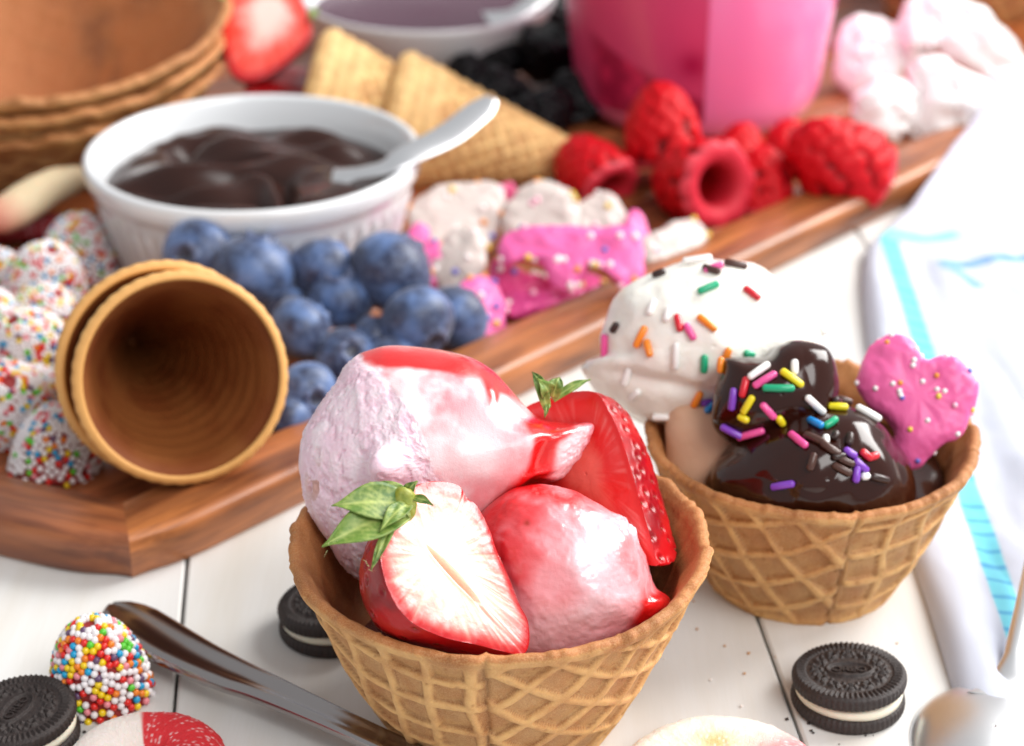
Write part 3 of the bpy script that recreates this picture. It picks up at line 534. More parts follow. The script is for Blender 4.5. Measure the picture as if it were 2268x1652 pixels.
# ---------------------------------------------------------------- frosted animal cookies
dotm = {}
for k, c in dict(white=(250, 240, 240), orange=(240, 150, 60), yellow=(240, 205, 80), blue=(110, 110, 200), pale=(250, 190, 210)).items():
    sv, sf = sphere_vf(7, 9); me = mesh('sugar_dot', sv * .085, None, sf); me.materials.append(material('dot_' + k, lin(*c), .4)); dotm[k] = me; m2_ = mesh('sugar_dot', sv * .14, None, sf); m2_.materials.append(me.materials[0]); dotm[k + 'L'] = m2_
def cookie_blob(outline, d, nrm, thick, color, label, ndots, seed, grp='frosted animal cookies on the tray', scale=1.):
    P, c0, c1, cw, nw = blob(outline, d, thick, thick * .8, 150, 40, nrm, a=.42, b=.75, soft=.5); nr = normals(P); W = P + cw
    P = P + nr * (fbm(W * 1.5, 3, seed) * .15 + fbm(W * 4, 2, seed) * .03)[..., None]; bisc = lin(214, 160, 100); f = sstep(-.55, -.25, (P @ nw) / thick)
    C = mixc(bisc, color, f); C = mixc(C, color * .82 + .05 * np.array([1, 0, .2]), sstep(0, .6, fbm(W * 1.2, 3, seed + 2)) * .5 * f)
    dr = .085 if 'heart' in label else .12; th = obj('animal_cookie', rows('animal_cookie', P, C, c0, c1), M['frost'], None, cw, label, 'cookie', grp)
    r = np.random.default_rng(seed); k = P.shape[0]
    for _ in range(ndots):
        i = r.integers(int(k * .55), k - 1) if r.random() < .8 else r.integers(int(k * .45), int(k * .6)); j = r.integers(P.shape[1])
        # sample inside the flat face
        o = obj('sugar_dot', dotm[r.choice(['white', 'white', 'white', 'pale', 'orange', 'yellow', 'blue']) + ('' if dr < .1 else 'L')], None, th, P[i, j] * (.35 + .65 * r.random() if i > k * .7 else 1) * 1.0 + (nw * 0)); 
        if i > k * .7:
            q = np.array(o.location); q = q - nw * (q @ nw) + nw * (thick * (1 - .0) * .97); e = np.linalg.norm(P - q, axis=-1); a_, b_ = np.unravel_index(e.argmin(), e.shape); o.location = P[a_, b_] + nr[a_, b_] * .02
    return th
WH, PK = lin(206, 194, 188), lin(236, 104, 170)
out = [(1908, 850), (1920, 790), (1955, 755), (1995, 745), (2030, 762), (2050, 800), (2090, 790), (2130, 800), (2152, 840), (2162, 880), (2150, 915), (2120, 960), (2085, 985), (2050, 1020), (2010, 1042), (1985, 1015), (1980, 965), (1965, 935), (1925, 900)]
cookie_blob(out, 61.2, (-.18, .18, .95), .46, lin(238, 104, 166), 'pink frosted heart shaped animal cookie stuck in the back waffle bowl', 34, 71, 'frosted animal cookies')
z = dz
AC = [([(905, 470), (950, 420), (1040, 400), (1100, 400), (1120, 440), (1110, 500), (1060, 570), (980, 590), (930, 560)], 1.9, (.1, .55, .8), WH, 'off white frosted cookie leaning against the right side of the ramekin', 9),
      ([(1110, 470), (1150, 420), (1210, 398), (1260, 420), (1285, 470), (1270, 540), (1180, 560), (1120, 530)], 2.1, (0, .4, .9), WH, 'round topped off white cookie below the cone tip', 7),
      ([(1268, 470), (1300, 440), (1345, 425), (1380, 460), (1385, 510), (1330, 540), (1280, 520)], 1.9, (.2, .4, .9), WH, 'off white cookie with a blue dot under the dark raspberry', 7),
      ([(1415, 560), (1425, 530), (1500, 495), (1545, 485), (1572, 515), (1550, 555), (1480, 590), (1430, 598)], 1.3, (.2, .7, .7), WH, 'narrow off white cookie beside the hollow raspberry', 5),
      ([(960, 560), (1010, 500), (1060, 520), (1075, 590), (1040, 640), (990, 650), (950, 610)], 1.7, (-.2, .4, .9), WH, 'off white cookie wedged between two pink cookies near the blueberries', 6),
      ([(1105, 560), (1120, 515), (1180, 500), (1300, 502), (1390, 500), (1420, 530), (1425, 600), (1405, 640), (1370, 634), (1345, 590), (1305, 585), (1290, 625), (1258, 650), (1222, 628), (1205, 588), (1165, 572), (1120, 590)], 2.6, (.0, .4, .9), PK, 'pink frosted four legged animal cookie, largest of the pile', 26),
      ([(1085, 600), (1120, 568), (1160, 600), (1222, 620), (1220, 680), (1190, 715), (1130, 722), (1095, 690)], 1.1, (-.1, .3, .95), lin(214, 58, 128), 'deep pink cookie standing under the largest pink cookie', 14),
      ([(1010, 640), (1050, 610), (1090, 620), (1112, 680), (1110, 740), (1080, 765), (1040, 730), (1010, 690)], 1.3, (.5, .3, .8), PK, 'pink cookie touching the rightmost blueberry', 12),
      ([(925, 560), (955, 535), (990, 560), (995, 620), (960, 640), (925, 620)], 1.5, (0, .3, .9), PK, 'small pink cookie behind the topmost blueberries', 5),
      ([(1380, 500), (1395, 465), (1425, 480), (1435, 540), (1420, 580), (1385, 560)], 1.5, (.3, .4, .8), PK, 'pink cookie tip poking up beside the hollow raspberry', 3),
      ([(900, 540), (915, 505), (945, 500), (945, 560), (920, 585), (902, 575)], 1.8, (0, .3, .9), PK, 'sliver of pink cookie against the ramekin wall', 2),
      ([(1110, 650), (1220, 632), (1330, 612), (1345, 640), (1290, 668), (1200, 690), (1130, 700)], .95, (0, .9, .42), lin(216, 70, 140), 'pink cookie lying flat under the largest pink cookie', 6),
      ([(1090, 420), (1130, 405), (1150, 440), (1120, 460), (1095, 450)], 2.2, (0, .3, .9), lin(206, 70, 120), 'pink cookie corner between the two tall white cookies', 1)]
for i, (o_, zz, nn, c, l, nd) in enumerate(AC):
    m_ = np.mean(o_, 0); cookie_blob(o_, dz(m_[0], m_[1], zz), nn, .42, c, l, nd, 80 + i)

# ---------------------------------------------------------------- blueberries
def berry_mesh(name, r, seed, squash=.86):
    n, k = 72, 44; th = np.linspace(0, np.pi, k)[1:-1]; ph = np.linspace(0, 2 * np.pi, n, endpoint=False); T, Ph = np.meshgrid(th, ph, indexing='ij')
    D = np.stack([np.sin(T) * np.cos(Ph), np.sin(T) * np.sin(Ph), np.cos(T)], -1); rr = r * (1 + .03 * fbm(D * 1.3 + seed, 2, seed))
    c = .34; crown = np.exp(-((T - c) / .075) ** 2) * (.5 + .5 * np.maximum(0, np.cos(5 * Ph)) ** .6) * .17; pit = -sstep(.33, .12, T) * .15
    P = D * (rr * (1 + crown + pit))[..., None]; P[..., 2] *= squash
    col = mixc(lin(24, 36, 70), lin(84, 114, 166), sstep(-.35, .45, fbm(D * 1.6 + seed, 3, seed + 3))); col = mixc(col, lin(30, 30, 48), sstep(.30, .2, T)); col = mixc(col, lin(84, 84, 112), np.exp(-((T - c) / .06) ** 2) * .6)
    return rows(name, P, col, cap0=[0, 0, r * squash * .85], cap1=[0, 0, -r * squash])
BL = [(440, 565, 80, 3.7, (-.3, -.8, .3), 'blurred leftmost blueberry in front of the ramekin'), (562, 600, 90, 3.4, (.2, .3, .9), 'blueberry just above the open cone, second from the left'), (715, 600, 76, 3.2, (.3, .9, .5), 'dark blueberry tucked behind the one showing its crown'),
      (865, 602, 92, 3.3, (.6, .7, .4), 'large blueberry on top of the pile against the ramekin'), (756, 655, 76, 2.5, (-.05, -.25, 1), 'pale blueberry showing its crown on top in the middle of the pile'), (664, 728, 70, 2.3, (.8, .5, .2), 'blueberry touching the right rim of the open cone'),
      (925, 712, 82, 2.2, (.5, -.75, -.35), 'blueberry with its crown turned down, right of the pile'), (1005, 705, 76, 1.6, (.3, .8, .4), 'rightmost blueberry beside the pink cookies'), (765, 795, 68, 1.4, (.2, -.4, .4), 'dark blueberry low behind the pink ice cream'),
      (828, 750, 52, 1.5, (-.5, .5, .6), 'small shadowed blueberry in the middle gap of the pile'), (680, 868, 66, 1.7, (.45, -.85, .15), 'blueberry with a brown spot between the cone and pink ice cream'), (632, 672, 48, 2.3, (.1, .5, .8), 'small blueberry hidden behind the two left of the crown'), (640, 925, 52, 1.2, (0, .6, .6), 'lowest blueberry in shade under the open cone'), (870, 800, 58, 1.2, (0, .6, .6), 'blueberry mostly hidden behind the pink ice cream top')]
for i, (x, y, r, zz, cr, l) in enumerate(BL):
    d = dz(x, y, zz); rad = r * d / F * 1.04; a, b, c = frame(cr); m = Matrix((a, b, c)).transposed().to_4x4()
    obj('blueberry', berry_mesh('blueberry', rad, i), M['blue'], None, P3(x, y, d), l, 'blueberry', 'blueberries heaped on the tray').rotation_euler = m.to_euler()

# ---------------------------------------------------------------- raspberries and blackberries
def drupe_mesh(name, r, h, seed, hollow=True, colr=((196, 0, 18), (104, 0, 8)), bump=.12, N=84):
    n, k = 150, 110; t = np.linspace(0, 1, k); ph = np.linspace(0, 2 * np.pi, n, endpoint=False); T, Ph = np.meshgrid(t, ph, indexing='ij')
    def prof(T): return r * np.clip(1 - (1 - T) ** 2.2, 0, 1) ** .55 * (1 - .1 * T), h * (1 - T) - h * .5
    R, Z = prof(T); i_ = np.arange(N); tt = ((i_ + .5) / N) ** .9; rg = np.random.default_rng(seed); pa = i_ * math.pi * (3 - math.sqrt(5)) + seed + .12 * rg.standard_normal(N); Rc, Zc = prof(tt)
    cen = np.stack([Rc * np.cos(pa), Rc * np.sin(pa), Zc], -1); Pp = np.stack([R * np.cos(Ph), R * np.sin(Ph), Z], -1)
    best = np.full(Pp.shape[:2], 9.)
    for c_ in cen: best = np.minimum(best, np.linalg.norm(Pp - c_, axis=-1))
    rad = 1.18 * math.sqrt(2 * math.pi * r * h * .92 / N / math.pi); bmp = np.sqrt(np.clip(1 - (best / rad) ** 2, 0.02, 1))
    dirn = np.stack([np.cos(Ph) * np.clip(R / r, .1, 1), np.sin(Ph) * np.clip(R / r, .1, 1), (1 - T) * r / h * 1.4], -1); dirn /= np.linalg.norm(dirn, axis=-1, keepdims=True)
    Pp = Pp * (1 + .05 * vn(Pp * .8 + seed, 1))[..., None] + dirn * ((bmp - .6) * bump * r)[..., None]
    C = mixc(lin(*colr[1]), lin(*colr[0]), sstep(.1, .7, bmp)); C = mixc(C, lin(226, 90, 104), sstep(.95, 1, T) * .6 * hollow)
    L, CL = [Pp], [C]
    if hollow:
        for q, zz, cf in ((.8, -.56, 1), (.58, -.54, 1), (.42, -.44, .5), (.38, -.1, 0), (.26, .1, 0)):
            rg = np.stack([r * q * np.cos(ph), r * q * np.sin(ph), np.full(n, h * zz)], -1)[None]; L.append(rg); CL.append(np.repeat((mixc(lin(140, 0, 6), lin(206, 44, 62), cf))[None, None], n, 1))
        end = [0, 0, h * .25]
    else: end = [0, 0, -h * .48]
    return rows(name, np.concatenate(L), np.concatenate(CL), cap0=[0, 0, h * .5 + bump * r * .2], cap1=end)
RB = [(1465, 268, 88, 98, 3.4, (-.1, .3, 1), 'raspberry standing upright on top, against the pink tub', 0), (1300, 372, 82, 95, 1.6, (-.5, .7, .3), 'dark raspberry at the left of the pile by the cone tip', 1), (1532, 402, 100, 108, 1.8, (-.5, .78, -.22), 'hollow raspberry whose open end faces the camera', 2),
      (1690, 400, 72, 88, 1.5, (.1, .5, .9), 'raspberry right of the hollow one', 3), (1838, 350, 104, 122, 2.7, (-.75, -.2, .5), 'large raspberry lying on its side at the right end', 4), (1745, 320, 60, 70, 1.6, (.2, .6, .6), 'raspberry half hidden behind the big right one', 5), (1640, 330, 60, 70, 1.7, (.2, .6, .6), 'raspberry pressed against the tub behind the hollow one', 6)]
for x, y, r, h, zz, ax, l, i in RB:
    d = dz(x, y, zz); a, b, c = frame(ax); m = Matrix((a, b, c)).transposed().to_4x4()
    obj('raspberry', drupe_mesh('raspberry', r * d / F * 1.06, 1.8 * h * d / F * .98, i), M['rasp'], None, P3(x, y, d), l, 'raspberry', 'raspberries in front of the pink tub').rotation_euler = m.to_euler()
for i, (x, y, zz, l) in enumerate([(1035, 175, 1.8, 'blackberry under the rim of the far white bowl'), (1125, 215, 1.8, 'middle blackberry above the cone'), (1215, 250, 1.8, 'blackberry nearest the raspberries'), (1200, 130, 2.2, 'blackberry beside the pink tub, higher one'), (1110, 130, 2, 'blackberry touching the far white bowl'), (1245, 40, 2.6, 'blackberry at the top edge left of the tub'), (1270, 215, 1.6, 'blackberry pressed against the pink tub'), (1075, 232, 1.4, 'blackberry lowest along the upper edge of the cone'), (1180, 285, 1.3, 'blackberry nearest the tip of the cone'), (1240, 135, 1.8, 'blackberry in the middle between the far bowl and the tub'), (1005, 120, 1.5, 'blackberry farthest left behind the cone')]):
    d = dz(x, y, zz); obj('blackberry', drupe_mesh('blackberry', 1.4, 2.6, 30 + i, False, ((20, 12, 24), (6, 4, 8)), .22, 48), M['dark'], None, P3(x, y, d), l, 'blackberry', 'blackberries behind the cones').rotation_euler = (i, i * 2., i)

# ---------------------------------------------------------------- ramekin with fudge, spoon
def lathe(prof, n=160, f=None):
    th = np.linspace(0, 2 * np.pi, n, endpoint=False); P = []
    for r, zz in prof:
        rr = np.full(n, r) if f is None else f(th, r, zz); P.append(np.stack([rr * np.cos(th), rr * np.sin(th), np.full(n, zz)], -1))
    return np.array(P)
rc = gz(560, 331, 5.3); RC = (rc[0], rc[1], .55); ramekin = empty('ramekin', RC, 'white fluted porcelain ramekin filled with chocolate pudding', 'ramekin')
flute = lambda th, r, zz: r + (.09 * np.cos(th * 52) * sstep(.25, .5, zz) * (1 - sstep(2.9, 3.2, zz)) if abs(r - (5.45 + (zz - .3) * .27)) < .01 else 0)
prof = [(5.2, 0), (5.35, .12), (5.45, .3)] + [(5.45 + (zz - .3) * .27, zz) for zz in np.linspace(.35, 3.7, 22)] + [(6.5, 3.85), (6.62, 4.05), (6.66, 4.4), (6.66, 4.62), (6.6, 4.74), (6.48, 4.8), (6.34, 4.76), (6.25, 4.6), (6.1, 4.0), (5.8, 3.0), (5.3, 1.2), (4.9, .7)]
obj('dish', rows('dish', lathe(prof, 520, flute), None, cap0=[0, 0, 0], cap1=[0, 0, .65]), M['porcelain'], ramekin)
P = []
for q in np.linspace(.02, 1, 60):
    th = np.linspace(0, 2 * np.pi, 160, endpoint=False); x_, y_ = 6.1 * q * np.cos(th), 6.1 * q * np.sin(th); Q = np.stack([x_ * .26, y_ * .34, x_ * 0], -1)
    sw = fbm(Q + .9 * fbm(Q * 1.4, 1, 3)[:, None], 2, 8); zz = 3.35 + (1 - q ** 6) * (1.5 * np.abs(sw) ** .8 + .25 * np.sin(x_ * 1.3 + 1.8 * sw) * np.cos(y_ * 1.1)) + .55 * np.exp(-((x_ - .5) ** 2 + (y_ - 1.5) ** 2) / 7)
    P.append(np.stack([x_, y_, zz], -1))
obj('chocolate_pudding', rows('chocolate_pudding', P, None, cap0=[0, 0, P[0][:, 2].mean()]), M['fudge2'], None, RC, 'swirled glossy chocolate pudding inside the white ramekin', 'pudding')
def sweep(pts, wid, thk, nrm, n=80, k=32, pw=1., groove=0):
    C = catmull(pts, n, False); Wd = np.interp(np.linspace(0, 1, n), np.linspace(0, 1, len(wid)), wid); Th = np.interp(np.linspace(0, 1, n), np.linspace(0, 1, len(thk)), thk)
    T = np.gradient(C, axis=0); T /= np.linalg.norm(T, axis=1)[:, None]; nrm = np.array(nrm, float); S = np.cross(T, nrm); S /= np.linalg.norm(S, axis=1)[:, None]; U = np.cross(S, T)
    a = np.linspace(0, 2 * np.pi, k, endpoint=False); ca = np.sign(np.cos(a)) * np.abs(np.cos(a)) ** pw; sa = np.sign(np.sin(a)) * np.abs(np.sin(a)) ** pw
    P = C[:, None] + S[:, None] * (Wd[:, None] * ca)[..., None] + U[:, None] * (Th[:, None] * sa - groove * Th[:, None] * (sa > 0) * np.exp(-(ca / .5) ** 2))[..., None]
    return P, C
sp0 = P3(1088, 218, 83.5); pts = [sp0, P3(1060, 245, 83), P3(990, 300, 81.8), P3(900, 345, 80.6), P3(850, 372, 80.4), P3(790, 385, 80.6), P3(740, 400, 80.9)]; org = pts[3]
P, C = sweep([p - org for p in pts], [.3, .62, .66, .58, .4, .35, .7], [.1, .12, .13, .14, .12, .12, .2], (0, -.4, 1), 90, 30)
sp = empty('spoon', org, 'steel spoon resting in the chocolate pudding with its handle over the rim', 'spoon')
obj('handle', rows('handle', P, None, cap0=C[0], cap1=C[-1]), M['steel'], sp)

# ---------------------------------------------------------------- far bowl with purple yogurt
bc2 = gz(950, -8, 4.0); BC2 = (bc2[0], bc2[1], .55); fb = empty('serving_bowl', BC2, 'wide white bowl of purple yogurt at the back edge', 'bowl')
prof = [(3.6, 0), (4.2, .1), (5.2, .9), (6.1, 2.2), (6.55, 3.3), (6.6, 3.55), (6.5, 3.65), (6.35, 3.55), (6.0, 2.6), (5, 1.2), (3, .5)]
obj('dish', rows('dish', lathe(prof), None, cap0=[0, 0, 0], cap1=[0, 0, .45]), M['porcelain'], fb)
obj('yogurt', rows('yogurt', lathe([(5.9 * q, 3.0 - .2 * q) for q in np.linspace(.1, 1.03, 12)]), None, cap0=[0, 0, 3.0]), M['yog'], None, BC2, 'smooth purple yogurt in the white bowl at the back', 'yogurt')
pts = [P3(1215, -30, 104), P3(1185, 0, 103.2), P3(1140, 32, 102), P3(1080, 45, 101.5)]; P, C = sweep([p - pts[1] for p in pts], [.5, .55, .5, .8], [.12, .12, .12, .1], (0, -.3, 1))
sp = empty('spoon', pts[1], 'spoon standing in the purple yogurt at the back', 'spoon'); obj('handle', rows('handle', P, None, cap0=C[0], cap1=C[-1]), M['steel'], sp)

# ---------------------------------------------------------------- pink tub
tc_ = gz(1563, 330, .6); TC = (tc_[0], tc_[1] + 6.1, .55); tub = empty('plastic_tub', TC, 'translucent pink plastic tub with a printed label behind the raspberries', 'tub')
prof = [(4.6, 0), (5.3, .25), (5.75, .8), (6.0, 1.5)] + [(6.0 + (zz - 1.5) * .125, zz) for zz in np.linspace(2, 12, 18)] + [(7.5, 12.1), (7.5, 12.5), (7.2, 12.5), (7.0, 12.0), (6.8, 10.6)]
obj('wall', rows('wall', lathe(prof), None, cap0=[0, 0, 0], cap1=[0, 0, 10.6]), M['tub'], tub)
th = np.linspace(math.radians(-172), math.radians(-91.5), 130); zz = np.linspace(1.3, 11.5, 110); T, Z = np.meshgrid(th, zz); R = 6.0 + (Z - 1.5) * .125 + .03
PL = np.stack([R * np.cos(T), R * np.sin(T), Z], -1); u = (T - th[0]) / (th[-1] - th[0]); bl, idc = cell(np.stack([u * 9, Z * .9, Z * 0], -1), 3)
fruit = sstep(.12, -.12, Z - (6.2 - 3.8 * u)) * sstep(.25, .4, u) * 1.0
C = mixc(lin(222, 70, 116), lin(206, 66, 112), u); C = mixc(C, mixc(lin(208, 36, 84), lin(158, 14, 58), sstep(.2, .6, bl)), fruit * .85); C = mixc(C, lin(166, 22, 74), gs(u, Z, .93, 4.2, .08, .7))
PLo = np.concatenate([PL, (PL - np.stack([np.cos(T), np.sin(T), T * 0], -1) * .02)[::-1]]); 
obj('label', rows('label', PLo, np.concatenate([C, C[::-1]]), closed=False), M['tublabel'], tub)
bx = []
for (u0, u1, z0, z1) in [(.50, .54, 8.55, 8.75), (.56, .585, 8.5, 8.7), (.60, .63, 8.55, 8.75), (.78, .80, 8.4, 8.6), (.84, .86, 8.4, 8.55), (.52, .60, 9.1, 9.25), (.66, .74, 9.1, 9.25), (.80, .9, 9.05, 9.2)]:
    q = []
    for uu_, z_ in ((u0, z0), (u1, z0), (u1, z1), (u0, z1)):
        for dr in (.045, .07): t_ = th[0] + (th[-1] - th[0]) * uu_; r_ = 6.0 + (z_ - 1.5) * .125 + dr; q.append([r_ * math.cos(t_), r_ * math.sin(t_), z_])
    q = np.array(q)[[0, 2, 4, 6, 1, 3, 5, 7]]; bx.append((q, np.array([[0, 1, 2, 3], [7, 6, 5, 4], [0, 4, 5, 1], [1, 5, 6, 2], [2, 6, 7, 3], [3, 7, 4, 0]]), None))
Vb, Fb, _ = join(bx); obj('lettering', mesh('lettering', Vb, Fb), M['print'], tub)

# ---------------------------------------------------------------- sugar cones
def cone_mesh(name, R, L, seed=0, th=.24, pale=0):
    n, k = 260, 150; t = np.linspace(1, .03, k); ph = np.linspace(0, 2 * np.pi, n, endpoint=False); T, Ph = np.meshgrid(t, ph, indexing='ij')
    sa = R / math.hypot(R, L); S = T * math.hypot(R, L); phi = Ph * sa; band = sstep(.80, .83, T)
    per = .62; rg = .4; fx = S * np.cos(phi + rg); fy = S * np.sin(phi + rg); f = lambda x: np.exp(-((np.abs((x / per) % 1 - .5) * per) / .1) ** 2)
    h = np.maximum(f(fx), f(fy)) * (1 - band) + band * (.75 + .12 * np.cos(Ph * 44)); nz_ = fbm(np.stack([np.cos(Ph) * 2 * T, np.sin(Ph) * 2 * T, T * 8 + seed], -1), 3, seed)
    ring_ = np.exp(-((T - .82) / .008) ** 2) + np.exp(-((T - .985) / .012) ** 2)
    Rr = R * T + .11 * h + .09 * ring_ + band * .06 + .03 * nz_
    if pale: Rr = Rr - .38 * sstep(.955, 1, T) ** 2 + .045 * np.cos(T * L * 2 * np.pi / .62) * sstep(.45, .6, T)
    P = np.stack([Rr * np.cos(Ph), Rr * np.sin(Ph), -(1 - T) * L], -1); C = mixc(lin(206, 142, 74), lin(226, 176, 108), np.clip(h, 0, 1)); C = mixc(C, lin(176, 106, 46), sstep(0, .7, nz_) * .5); C = mixc(C, lin(240, 202, 138), pale * (.55 + .45 * np.clip(h, 0, 1)))
    Pi, Ci = [], []
    R0_ = R; R = R - (.36 if pale else 0)
    for a_ in (40, 90, 140): Pi.append(np.stack([(R + .08 - th / 2 + th / 2 * math.cos(math.radians(a_))) * np.cos(ph), (R + .08 - th / 2 + th / 2 * math.cos(math.radians(a_))) * np.sin(ph), np.full(n, .1 * math.sin(math.radians(a_)))], -1)); Ci.append(np.repeat(lin(226, 168, 96)[None], n, 0))
    for q in np.linspace(1, .06, 60):
        rip = .025 * math.sin(q * 95) ; nn = fbm(np.stack([np.cos(ph) * 2, np.sin(ph) * 2, ph * 0 + q * 6], -1), 3, 9); step = 0
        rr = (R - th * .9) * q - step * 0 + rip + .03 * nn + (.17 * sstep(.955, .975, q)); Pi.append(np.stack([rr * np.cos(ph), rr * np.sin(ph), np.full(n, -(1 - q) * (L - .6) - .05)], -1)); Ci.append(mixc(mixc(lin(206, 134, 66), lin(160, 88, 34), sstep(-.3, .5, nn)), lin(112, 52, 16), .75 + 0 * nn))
    return rows(name, np.concatenate([P[::-1], np.array(Pi)]), np.concatenate([C[::-1], np.array(Ci)]), cap0=[0, 0, -L], cap1=[0, 0, -L * .93])
def place_axis(o, mouth, tip):
    a, b, c = frame(np.array(mouth) - np.array(tip)); o.rotation_euler = Matrix((a, b, c)).transposed().to_euler(); o.location = mouth
def cone_pair(m, t, R, L, gap, labels, grp, gapdir=1):
    ax = (np.array(t) - np.array(m)); ax /= np.linalg.norm(ax)
    for i, l in enumerate(labels):
        sh = np.array([-.30, .1, .08]) * i; o = obj('ice_cream_cone', cone_mesh('ice_cream_cone', R * (1 + .03 * i), L, i), M['cone'], None, None, l, 'cone', grp); place_axis(o, m + ax * gap * i + sh, t + ax * gap * i)
m = P3(404, 838, 64.9); dr_ = np.array([-.33, .89, -.31]); dr_ /= np.linalg.norm(dr_); cone_pair(m, m + 11.5 * dr_, 3.28, 11.5, 1.3, ['inner of two nested wafer cones, its dark mouth open to the camera', 'outer wafer cone sleeving the one with the open mouth'], 'nested cones on the tray edge')
t = P3(1420, 392, 92.5); m1 = P3(860, 268, 92.0); ax = (t - m1) / np.linalg.norm(t - m1)
o = obj('ice_cream_cone', cone_mesh('ice_cream_cone', 3.25, np.linalg.norm(t - m1), 4, pale=.85), M['waffle'], None, None, 'outer sugar cone lying behind the ramekin, its tip toward the raspberries', 'cone', 'nested cones behind the ramekin'); place_axis(o, m1, t)
o = obj('ice_cream_cone', cone_mesh('ice_cream_cone', 3.25, np.linalg.norm(t - m1), 5, pale=.85), M['waffle'], None, None, 'inner sugar cone, only its banded mouth end shows beside the strawberry', 'cone', 'nested cones behind the ramekin'); place_axis(o, m1 - ax * 3.6 + np.array([0, 0, .3]), t - ax * 3.6)

# ---------------------------------------------------------------- stacked bowls at the back left, one more at the back right
sc0 = gz(62, 30, 7.4); tilt = math.radians(-8)
ax = np.array([0, math.sin(tilt), math.cos(tilt)])
for i, l in enumerate(['topmost waffle bowl of the stack at the back left', 'middle waffle bowl of the stack at the back left', 'bottom waffle bowl of the stack at the back left']):
    c_ = sc0 - ax * (6.3 + i * 1.0); R_ = 8.9 - .12 * i
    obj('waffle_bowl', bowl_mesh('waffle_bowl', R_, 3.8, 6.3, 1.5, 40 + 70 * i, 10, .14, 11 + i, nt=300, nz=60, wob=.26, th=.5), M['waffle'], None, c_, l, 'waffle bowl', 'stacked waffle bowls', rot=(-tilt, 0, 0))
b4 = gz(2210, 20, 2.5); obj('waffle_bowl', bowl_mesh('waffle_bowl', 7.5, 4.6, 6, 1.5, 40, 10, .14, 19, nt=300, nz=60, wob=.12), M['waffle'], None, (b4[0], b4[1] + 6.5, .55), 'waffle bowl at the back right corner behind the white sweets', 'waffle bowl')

# ---------------------------------------------------------------- white sweets at the back right
WC = [([(1850, 120), (1880, 50), (1940, 30), (2000, 60), (2010, 140), (1970, 220), (1900, 230), (1855, 190)], 2.2, 'white candy lump touching the pink tub, upper one'), ([(1880, 250), (1920, 190), (2000, 180), (2030, 240), (1990, 310), (1930, 330), (1890, 300)], 1.6, 'white candy lump above the big right raspberry'),
      ([(1990, 60), (2040, -20), (2120, -20), (2200, 40), (2258, 100), (2280, 170), (2220, 200), (2130, 150), (2050, 110), (2000, 110)], 3.2, 'long white candy slanting down at the top right corner'), ([(1990, 230), (2020, 150), (2090, 130), (2170, 180), (2215, 250), (2180, 310), (2080, 330), (2010, 300)], 1.9, 'rounded white candy lying beside the napkin end'),
      ([(2160, 180), (2240, 150), (2300, 180), (2310, 260), (2230, 275), (2180, 240)], 1.7, 'white candy at the right edge above the tray rim'), ([(1975, 90), (2010, 60), (2050, 80), (2055, 130), (2010, 150), (1980, 130)], 2.6, 'small pinkish white candy between the upper two')]
for i, (o_, zz, l) in enumerate(WC):
    m_ = np.mean(o_, 0); P, c0, c1, cw, nw = blob(o_, dz(m_[0], m_[1], zz), 1.0, 1.0, 160, 90); nr = normals(P); P = P + nr * (fbm((P + cw) * .8, 2, i) * .45 - .3 * np.exp(-(np.abs(fbm((P + cw) * .6, 2, i + 5)) / .06) ** 2))[..., None]
    obj('white_candy', rows('white_candy', P, None, c0, c1), M['whitecandy'], None, cw, l, 'candy', 'white candies at the back right')

